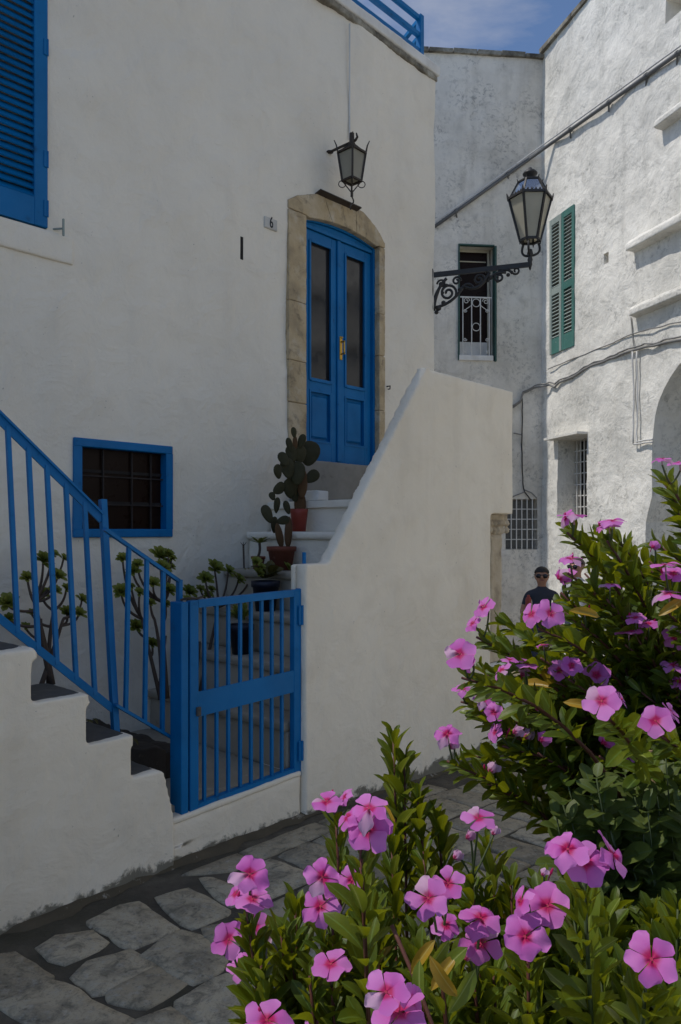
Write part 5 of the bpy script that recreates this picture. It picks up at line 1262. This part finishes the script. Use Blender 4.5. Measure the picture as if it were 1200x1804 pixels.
Ds.clear(1000, 1030, 982, 1016); Ds.done('red_stem')
# rose bush behind, with pale matt leaflets
Rs = Shrub('rose_bush', 'rose bush with small pale leaflets behind the right flowers', 'shrub', (.62, 1.12, ZS))
polyR = [(1000, 1365), (1090, 1350), (1200, 1320), (1240, 1640), (1090, 1610), (1000, 1540), (965, 1420)]
k = 0
while k < 105:
    x, y = rp_.uniform(950, 1215), rp_.uniform(1330, 1640)
    if not inside((x, y), polyR): continue
    P = ray(x, y, rp_.uniform(.88, 1.06)); Rs.branch(P, Rs.base+Vector((rp_.uniform(-.10, .05), rp_.uniform(-.05, .05), .0)), 14, rp_.uniform(.12, .2), .044, ROSE, (55, 90), r0=.0026); k += 1
Rs.done('green_stem', 290)
stk = thing('garden_stake', 'plain brown wooden stake among the rose leaves', 'stake', W, (.40, .95, ZS))
p_t = ray(1146, 1322, .97); p_b = ray(1158, 1445, .96); bm = bmesh.new(); d = (p_b-p_t).normalized(); p_e = p_t+d*((p_t.z-ZS)/-d.z)
tube(bm, [p_t, p_t.lerp(p_e, .3)+Vector((.003, 0, 0)), p_t.lerp(p_e, .7), p_e], [.0028, .0032, .0034, .0034], 8); part('stake', bm, M['dry_wood'], stk)
# ------------------------------------------------------------------ plants by the house wall
bm = bmesh.new(); uvl = bm.loops.layers.uv.new('UVMap'); lm = leaf_mesh('rosette_leaf', 'succulent_leaf', .24, .10, .05, belly=.66, nl=5)
def rosette_mesh(seed, n=20):
    rr = random.Random(seed); bm = bmesh.new()
    for k in range(n):
        a = k*2.39996; t = k/n; el = radians(8+62*t); X = Matrix.Rotation(a, 4, 'Z') @ Matrix.Rotation(el, 4, 'X') @ Matrix.Scale(1-.45*t, 4)
        i = len(bm.verts); bm.from_mesh(lm); bm.verts.ensure_lookup_table()
        for v in bm.verts[i:]: v.co = X @ v.co
    me = tomesh('rosette', bm, True, recalc=False); me.materials.append(M['succulent_leaf']); return me
ROS = [rosette_mesh(1), rosette_mesh(2, 16), rosette_mesh(3, 24)]
def aeonium(label, base, trunks, tips):
    a = thing('aeonium', label, 'plant', H, base, 'aeoniums along the house wall'); bm = bmesh.new(); base = Vector(base)
    tr = []
    for (x, y, n) in trunks:
        p = hp(x, y, n); pts = bez(base+Vector((R_(-.05, .05), R_(-.03, .03), -.02)), base.lerp(p, .5)+Vector((R_(-.04, .04), 0, .02)), p, 8); tube(bm, pts, [.015-.0008*i for i in range(9)], 7); tr.append(pts)
    for (x, y, d) in tips:
        p = hp(x, y+5, NF-.28+R_(-.10, .08)); best = min((q for t in tr for q in t[3:]), key=lambda q: (q-p).length+(.5 if q.z > p.z-.05 else 0))
        mid = best.lerp(p, .5)+Vector(((p.x-best.x)*.35, 0, -.03)); tube(bm, bez(best, mid, p, 7), [.0095-.0005*i for i in range(8)], 6)
        dep = (H.w(*p)).y; nrm = (Vector(((p.x-best.x)*1.2, -.55, .55))).normalized()
        inst('rosette', rp_.choice(ROS), a, p, quat_z(nrm, R_(0, 6)), d/FPX*dep*.86)
    part('stem', bm, M['aeonium_stem'], a, True)
def basept(x, y, n): s, z = H.on(x, y, n); return (s, n, z)
aeonium('aeonium standing behind the leaning balusters, furthest left of the three', basept(85, 1200, 4.15), [(72, 1090, 4.15), (95, 1075, 4.2), (112, 1090, 4.2), (60, 1060, 4.2)],
 [(76, 983, 26), (93, 972, 16), (112, 980, 16), (102, 1011, 22), (48, 1014, 20), (72, 1042, 22), (96, 1036, 18), (117, 1033, 16), (144, 1052, 18), (139, 1077, 20), (118, 1076, 22), (14, 1058, 28), (16, 1085, 16), (45, 1100, 14), (55, 1075, 12)])
aeonium('aeonium between the low railing bars and the blue gate post', basept(285, 1225, 4.15), [(272, 1090, 4.15), (285, 1060, 4.2), (250, 1090, 4.2), (292, 1120, 4.2)],
 [(216, 980, 18), (242, 990, 16), (234, 1002, 20), (281, 976, 30), (297, 972, 16), (302, 979, 14), (300, 994, 14), (285, 996, 24), (214, 1038, 24), (231, 1028, 10), (246, 1040, 16), (270, 1024, 20), (298, 1036, 22), (240, 1100, 22), (265, 1058, 14), (268, 1130, 18), (292, 1060, 14)])
aeonium('aeonium whose rosettes rise over the top rail of the gate', basept(335, 1255, 4.15), [(352, 1130, 4.15), (385, 1070, 4.2), (345, 1090, 4.15)],
 [(378, 998, 28), (362, 1016, 22), (402, 1002, 20), (333, 1039, 22), (353, 1034, 14), (372, 1034, 12), (366, 1044, 14), (420, 1017, 20), (440, 1012, 24), (330, 1052, 14)])
# ground leaves in the bed
gl_ = thing('dry_leaf_litter', 'dead dark leaves along the foot of the house wall', 'leaves', H, (1.7, 4.2, .55), kind='stuff'); bm = bmesh.new(); ol = leaf_mesh('litter_leaf', 'olive_leaf', .25, .1, -.2)
for k in range(150):
    s = R_(.6, 2.3); n = R_(3.5, 4.45); i = len(bm.verts); bm.from_mesh(ol); bm.verts.ensure_lookup_table()
    X = Matrix.Translation((s, n, .575+.05*nf((s, n, 0), 3)-.10*max(0, (s-1.9)/.45)+(.38*max(0, 1-s/1.5))+R_(0, .03))) @ Matrix.Rotation(R_(0, 6), 4, 'Z') @ Matrix.Rotation(R_(-.6, .6), 4, 'X') @ Matrix.Scale(R_(.03, .07), 4)
    for v in bm.verts[i:]: v.co = X @ v.co
o = part('litter', bm, M['olive_leaf'], gl_, True, recalc=False, kind='stuff')
# potted plants on the steps
def pot(name, label, cat, px, k, r, h, mat, seg=22, rim=True):
    z = STEPZ[k]; s = S1-.22*(6-k)+.105; u = (px-CX)/FPX; nn = s*(cos(HA)-u*sin(HA))/(sin(HA)+u*cos(HA))
    t = thing(name, label, cat, H, (s, nn, z+.002)); bm = bmesh.new()
    pr = [(0, 0), (r*.74, 0), (r*.96, h*.8)]+([(r*1.06, h*.8), (r*1.08, h), (r*.96, h*1.005)] if rim else [(r, h), (r*.93, h)])+[(r*.86, h*.84), (0, h*.84)]
    lathe(bm, pr, (s, nn, z+.002), seg); part('pot_body', bm, M[mat], t, True)
    bm = bmesh.new(); lathe(bm, [(r*.86, h*.85), (r*.4, h*.9), (0, h*.88)], (s, nn, z+.002), seg); part('soil', bm, M['soil'], t, True)
    return t, Vector((s, nn, z+h))
bm = bmesh.new(); bmesh.ops.create_uvsphere(bm, u_segments=14, v_segments=9, radius=1)
for v in bm.verts: v.co = Vector((v.co.x*(.80+.20*v.co.z), v.co.y*.17, v.co.z))
PAD = mesh1('pad', bm, M['cactus_pad'], True)
bm = bmesh.new(); bmesh.ops.create_uvsphere(bm, u_segments=12, v_segments=9, radius=1)
for v in bm.verts: v.co = Vector((v.co.x*.9, v.co.y*.6, v.co.z*(1+.0)))
TRK = mesh1('trunk', bm, M['cactus_bark'], True)
def pads(t, n, lst):
    for k, (x, y, wv, hv, ang, m) in enumerate(lst):
        px, py = 420+x/5.009, 740+y/5.009; nn = n+R_(-.05, .05); s, z = H.on(px, py, nn); dep = H.w(s, nn, z).y
        q = Quaternion((0, 0, 1), R_(-.5, .3)-.35) @ Quaternion((0, 1, 0), radians(ang)) @ Quaternion((1, 0, 0), R_(-.2, .2))
        inst('pad' if m == 0 else 'trunk', PAD if m == 0 else TRK, t, (s, nn, z), q, (wv/5.009/FPX*dep*.70, (wv/5.009/FPX*dep*.62) if m else hv/5.009/FPX*dep*.58, hv/5.009/FPX*dep*.58))
c1_, top = pot('potted_cactus', 'tall prickly pear in a square red pot at the door', 'potted plant', 527, 5, .066, .165, 'red_plastic', rim=False)
pads(c1_, top.y, [(545, 740, 90, 200, 0, 1), (565, 560, 75, 230, 3, 1), (490, 110, 50, 85, -5, 0), (500, 200, 36, 110, 0, 1), (452, 220, 52, 115, -14, 0), (557, 190, 62, 120, 18, 0), (628, 295, 165, 195, 10, 0), (400, 345, 82, 120, -25, 0), (350, 455, 86, 118, -20, 0), (435, 425, 120, 165, -8, 0), (362, 605, 115, 84, -50, 0), (462, 600, 140, 165, -10, 0), (520, 470, 130, 185, 0, 0), (650, 500, 95, 130, 50, 0), (540, 300, 125, 150, 5, 0), (500, 640, 120, 150, 10, 0), (470, 300, 90, 140, -12, 0)])
c2_, top2 = pot('potted_cactus', 'small prickly pear in a wide brown bowl below the red pot', 'potted plant', 496, 4, .098, .165, 'terracotta')
pads(c2_, top2.y, [(300, 672, 52, 68, -20, 0), (340, 752, 62, 125, 5, 0), (256, 830, 84, 150, -22, 0), (430, 772, 66, 110, -18, 0), (395, 886, 72, 104, 75, 0), (318, 925, 66, 130, -4, 0), (362, 1020, 60, 200, -16, 1), (442, 990, 66, 250, 12, 1)])
def tuft(t, c, n, r, mesh, spread=(20, 80)):
    for k in range(n):
        a = R_(0, 2*pi); e = radians(R_(*spread)); d = Vector((cos(a)*cos(e), sin(a)*cos(e), sin(e))); p = Vector(c)+Vector((R_(-.03, .03), R_(-.03, .03), R_(-.01, .02)))
        inst('leaf', mesh, t, p, quat_leaf(d, Vector((0, -.5, 1))), r*R_(.7, 1.15))
OL = leaf_mesh('leaf', 'olive_leaf', .26, .08, -.2); SU = leaf_mesh('leaf', 'succulent_leaf', .16, .06, .05, belly=.62)
c3_, top3 = pot('potted_plant', 'potted plant with broad olive leaves in a dark blue pot on the steps', 'potted plant', 468, 3, .092, .20, 'dark_blue_glaze')
tuft(c3_, top3+Vector((0, 0, .03)), 26, .11, OL)
for k in range(6):
    p = top3+Vector((R_(-.12, .2), R_(-.1, .1), R_(.04, .16))); inst('rosette', ROS[k % 3], c3_, p, quat_z(Vector((R_(-.3, .3), -.6, .6)).normalized()), R_(.035, .055))
c4_, top4 = pot('potted_plant', 'round leafy plant in a dark blue pot behind the gate bars', 'potted plant', 425, 2, .080, .19, 'dark_blue_glaze')
tuft(c4_, top4+Vector((0, 0, .03)), 34, .10, SU)
c5_, top5 = pot('potted_succulent', 'star-leaved succulent on a bare stalk beside the brown bowl', 'potted plant', 455, 4, .05, .09, 'terracotta')
bm = bmesh.new(); p5 = hp(457, 957, top5.y); tube(bm, bez(top5, (top5+p5)/2+Vector((.02, 0, 0)), p5, 6), .010, 6); part('stem', bm, M['aeonium_stem'], c5_, True)
for k in range(11):
    a = k*2.4; d = Vector((cos(a), sin(a)*.8-.15, .15+.05*k)); inst('leaf', SU, c5_, p5, quat_leaf(d, UP), .085)
dstk = thing('dry_stalk', 'thin dry stalk with withered tip against the house wall', 'plant', H, basept(430, 1030, NF-.10)); bm = bmesh.new(); pt = hp(429, 962, NF-.10); pb_ = hp(431, 1035, NF-.10)
tube(bm, [pb_, pb_.lerp(pt, .5), pt], [.009, .007, .008], 6)
for k in range(6): a = k*1.05; tube(bm, [pt, pt+Vector((cos(a)*.03, sin(a)*.02, .03))], [.004, .001], 5)
part('stem', bm, M['aeonium_stem'], dstk, True)
# ------------------------------------------------------------------ people in the lane
def person(name, label, x, y, h, face, shirt, legs, hairm, holding=False):
    g = gz(x, y)+.012; fr = Frame(face, x, y); t = thing(name, label, 'person', fr, (0, 0, g))
    V = []; E = []; RAD = []; TAG = []
    def v(p, r): V.append(Vector((p[0]*h, p[1]*h, p[2]*h+g))); RAD.append((r[0]*h, r[1]*h) if hasattr(r, '__len__') else (r*h, r*h)); return len(V)-1
    def e(a, b, tag): E.append((a, b)); TAG.append(tag)
    pel = v((0, 0, .52), (.088, .062)); sp = v((0, .004, .61), (.080, .055)); ches = v((0, 0, .72), (.094, .062)); up = v((0, .006, .780), (.066, .046)); nk = v((0, .006, .838), (.028, .029)); jaw = v((0, -.010, .882), (.040, .046)); hd = v((0, .0, .930), (.050, .060)); tp = v((0, .004, .965), (.042, .050))
    nose = v((0, -.066, .908), .009)
    for a, b, tg in ((pel, sp, 'shirt'), (sp, ches, 'shirt'), (ches, up, 'shirt'), (up, nk, 'skin'), (nk, jaw, 'skin'), (jaw, hd, 'skin'), (hd, tp, 'skin'), (hd, nose, 'skin')): e(a, b, tg)
    for sd in (-1, 1):
        ear = v((sd*.056, .006, .912), .010); e(hd, ear, 'skin')
        sh = v((sd*.098, .004, .774), .040)
        if holding and sd == -1: el = v((-.140, -.01, .635), .027); wr = v((-.122, -.105, .655), .019); hdn = v((-.112, -.135, .662), (.022, .012))
        else: el = v((sd*.130, .016, .632), .027); wr = v((sd*.142, -.02, .505), .019); hdn = v((sd*.144, -.03, .465), (.012, .022))
        mid_ = v((sd*.116, .008, .715), .033); e(up, sh, 'shirt'); e(sh, mid_, 'shirt'); e(mid_, el, 'skin'); e(el, wr, 'skin'); e(wr, hdn, 'skin')
        dirn = (V[hdn]-V[wr]).normalized(); side = Vector((0, 1, 0)) if abs(dirn.z) > .6 else Vector((0, 0, 1)); curl = Vector((-sd, 0, 0)) if not (holding and sd == -1) else Vector((1, 0, 0))
        for k, ln in enumerate((.038, .044, .041, .032)):
            b0 = V[hdn]/h; off = side*(k-1.5)*.0115
            a1 = b0+off+dirn*.012; a2 = a1+dirn*ln*.5+curl*.006; a3 = a2+dirn*ln*.25+curl*ln*.45
            i1 = v((a1.x, a1.y, a1.z-g/h), .0058); i2 = v((a2.x, a2.y, a2.z-g/h), .0052); i3 = v((a3.x, a3.y, a3.z-g/h), .0045); e(hdn, i1, 'skin'); e(i1, i2, 'skin'); e(i2, i3, 'skin')
        b0 = V[wr].lerp(V[hdn], .5)/h; a1 = b0-side*.02+curl*.008; a2 = a1+dirn*.022+curl*.014
        i1 = v((a1.x, a1.y, a1.z-g/h), .0065); i2 = v((a2.x, a2.y, a2.z-g/h), .0055); e(hdn, i1, 'skin'); e(i1, i2, 'skin')
        hp_ = v((sd*.052, 0, .485), .058); kn = v((sd*.056, -.006, .285), .039); ca = v((sd*.057, .010, .19), .033); an = v((sd*.057, .012, .045), .023); he = v((sd*.057, .0, .022), .023); to = v((sd*.064, -.085, .016), (.026, .015))
        for a, b, tg in ((pel, hp_, 'legs'), (hp_, kn, 'legs'), (kn, ca, 'legs'), (ca, an, 'legs'), (an, he, 'shoe'), (he, to, 'shoe')): e(a, b, tg)
    b = base_of(t); me = bpy.data.meshes.new('body'); me.from_pydata([tuple(p-b) for p in V], E, []); o = bpy.data.objects.new('body', me); COL.objects.link(o); o.parent = t
    sk = o.modifiers.new('skin', 'SKIN'); sk.use_smooth_shade = True
    for i, rv in enumerate(me.skin_vertices[0].data): rv.radius = RAD[i]; rv.use_root = (i == 0)
    ss = o.modifiers.new('sub', 'SUBSURF'); ss.levels = 2; ss.render_levels = 2
    apply_mods(o); me = o.data
    keys = ['skin', 'shirt', 'legs', 'shoe']; mats = [M['skin'], M[shirt], M[legs], M['shoe']]
    me.materials.clear()
    for m in mats: me.materials.append(m)
    segs = [(V[a]-b, V[c]-b, tg, (RAD[a][0]+RAD[c][0])/2) for (a, c), tg in zip(E, TAG)]
    for p in me.polygons:
        c = p.center; best = None
        for a, d, tg, r in segs:
            u = d-a; f = max(0, min(1, (c-a).dot(u)/u.length_squared)); ds = (c-(a+u*f)).length-r
            if best is None or ds < best[0]: best = (ds, tg)
        p.material_index = keys.index(best[1]); p.use_smooth = True
    # hair, sunglasses, mouth
    bm = bmesh.new(); bmesh.ops.create_uvsphere(bm, u_segments=24, v_segments=16, radius=1)
    cz = .938*h+g
    for vv in bm.verts:
        d = vv.co.copy(); rad = 1+.05*nf(d, 6); vv.co = Vector((d.x*.0555*h*rad, d.y*.066*h*rad+.008*h, cz+d.z*.052*h*rad))
    kill = [vv for vv in bm.verts if (vv.co.y < -.022*h and vv.co.z < cz+.008*h) or (vv.co.z < cz-.004*h and vv.co.y < .022*h) or vv.co.z < cz-.045*h]
    bmesh.ops.delete(bm, geom=kill, context='VERTS'); hr = part('hair', bm, M[hairm], t, True); sm_ = hr.modifiers.new('thick', 'SOLIDIFY'); sm_.thickness = .007*h; sm_.offset = -1; apply_mods(hr)
    for p in hr.data.polygons: p.use_smooth = True
    ez = .920*h+g; bm = bmesh.new()
    for sd in (-1, 1):
        lathe(bm, [(0, -.004*h), (.0175*h, -.003*h), (.0195*h, 0), (.0175*h, .003*h), (0, .004*h)], (0, 0, 0), 14)
        bm.verts.ensure_lookup_table(); n_ = len(bm.verts); k0 = n_-(14*3+2)
        for vv in bm.verts[k0:]: c = vv.co.copy(); vv.co = Vector((c.x*1.15+sd*.0235*h, -.060*h+c.z+abs(c.x)*.1, ez+c.y*.85))
        tube(bm, [(sd*.044*h, -.058*h, ez+.008*h), (sd*.056*h, -.035*h, ez+.008*h), (sd*.058*h, .004*h, ez+.006*h)], .0028*h, 6)
    tube(bm, [(-.012*h, -.064*h, ez+.005*h), (0, -.068*h, ez+.008*h), (.012*h, -.064*h, ez+.005*h)], .003*h, 6); part('sunglasses', bm, M['black_plastic'], t, True)
    bm = bmesh.new(); tube(bm, [(-.017*h, -.053*h, .8875*h+g), (-.006*h, -.0575*h, .889*h+g), (.006*h, -.0575*h, .889*h+g), (.017*h, -.053*h, .8875*h+g)], [.002*h, .004*h, .004*h, .002*h], 6); part('mouth', bm, M['lip'], t, True)
    if shirt == 'navy_shirt':
        bm = bmesh.new(); tube(bm, [(.03*h+.018*h*cos(a*pi/8), -.066*h, .725*h+g+.018*h*sin(a*pi/8)) for a in range(17)], .003*h, 5, False); part('shirt_emblem', bm, M['curtain'], t)
    return t, fr, g
bp = ray(945, 935, 8.4)
boy, bfr, bg_ = person('person', 'person in dark t-shirt and sunglasses walking up the lane with a red bottle', bp.x+.06, bp.y, 1.445, radians(-14), 'navy_shirt', 'denim', 'hair', True)
hw = Vector((-.098*1.445, -.147*1.445, .662*1.445+bg_+.02))
rbt = thing('red_bottle', 'red bottle held in the hand of the person in dark shirt', 'bottle', bfr, tuple(hw))
bm = bmesh.new(); lathe(bm, [(0, -.07), (.030, -.07), (.033, -.06), (.033, .10), (.026, .125), (.016, .135), (.016, .155), (0, .157)], hw, 16); part('bottle_body', bm, M['red_plastic'], rbt, True)
mp = ray(1016, 935, 9.2); person('person', 'person in white shirt and dark glasses half hidden by the leaves', mp.x, mp.y, 1.57, radians(-50), 'white_shirt', 'denim', 'grey_hair')
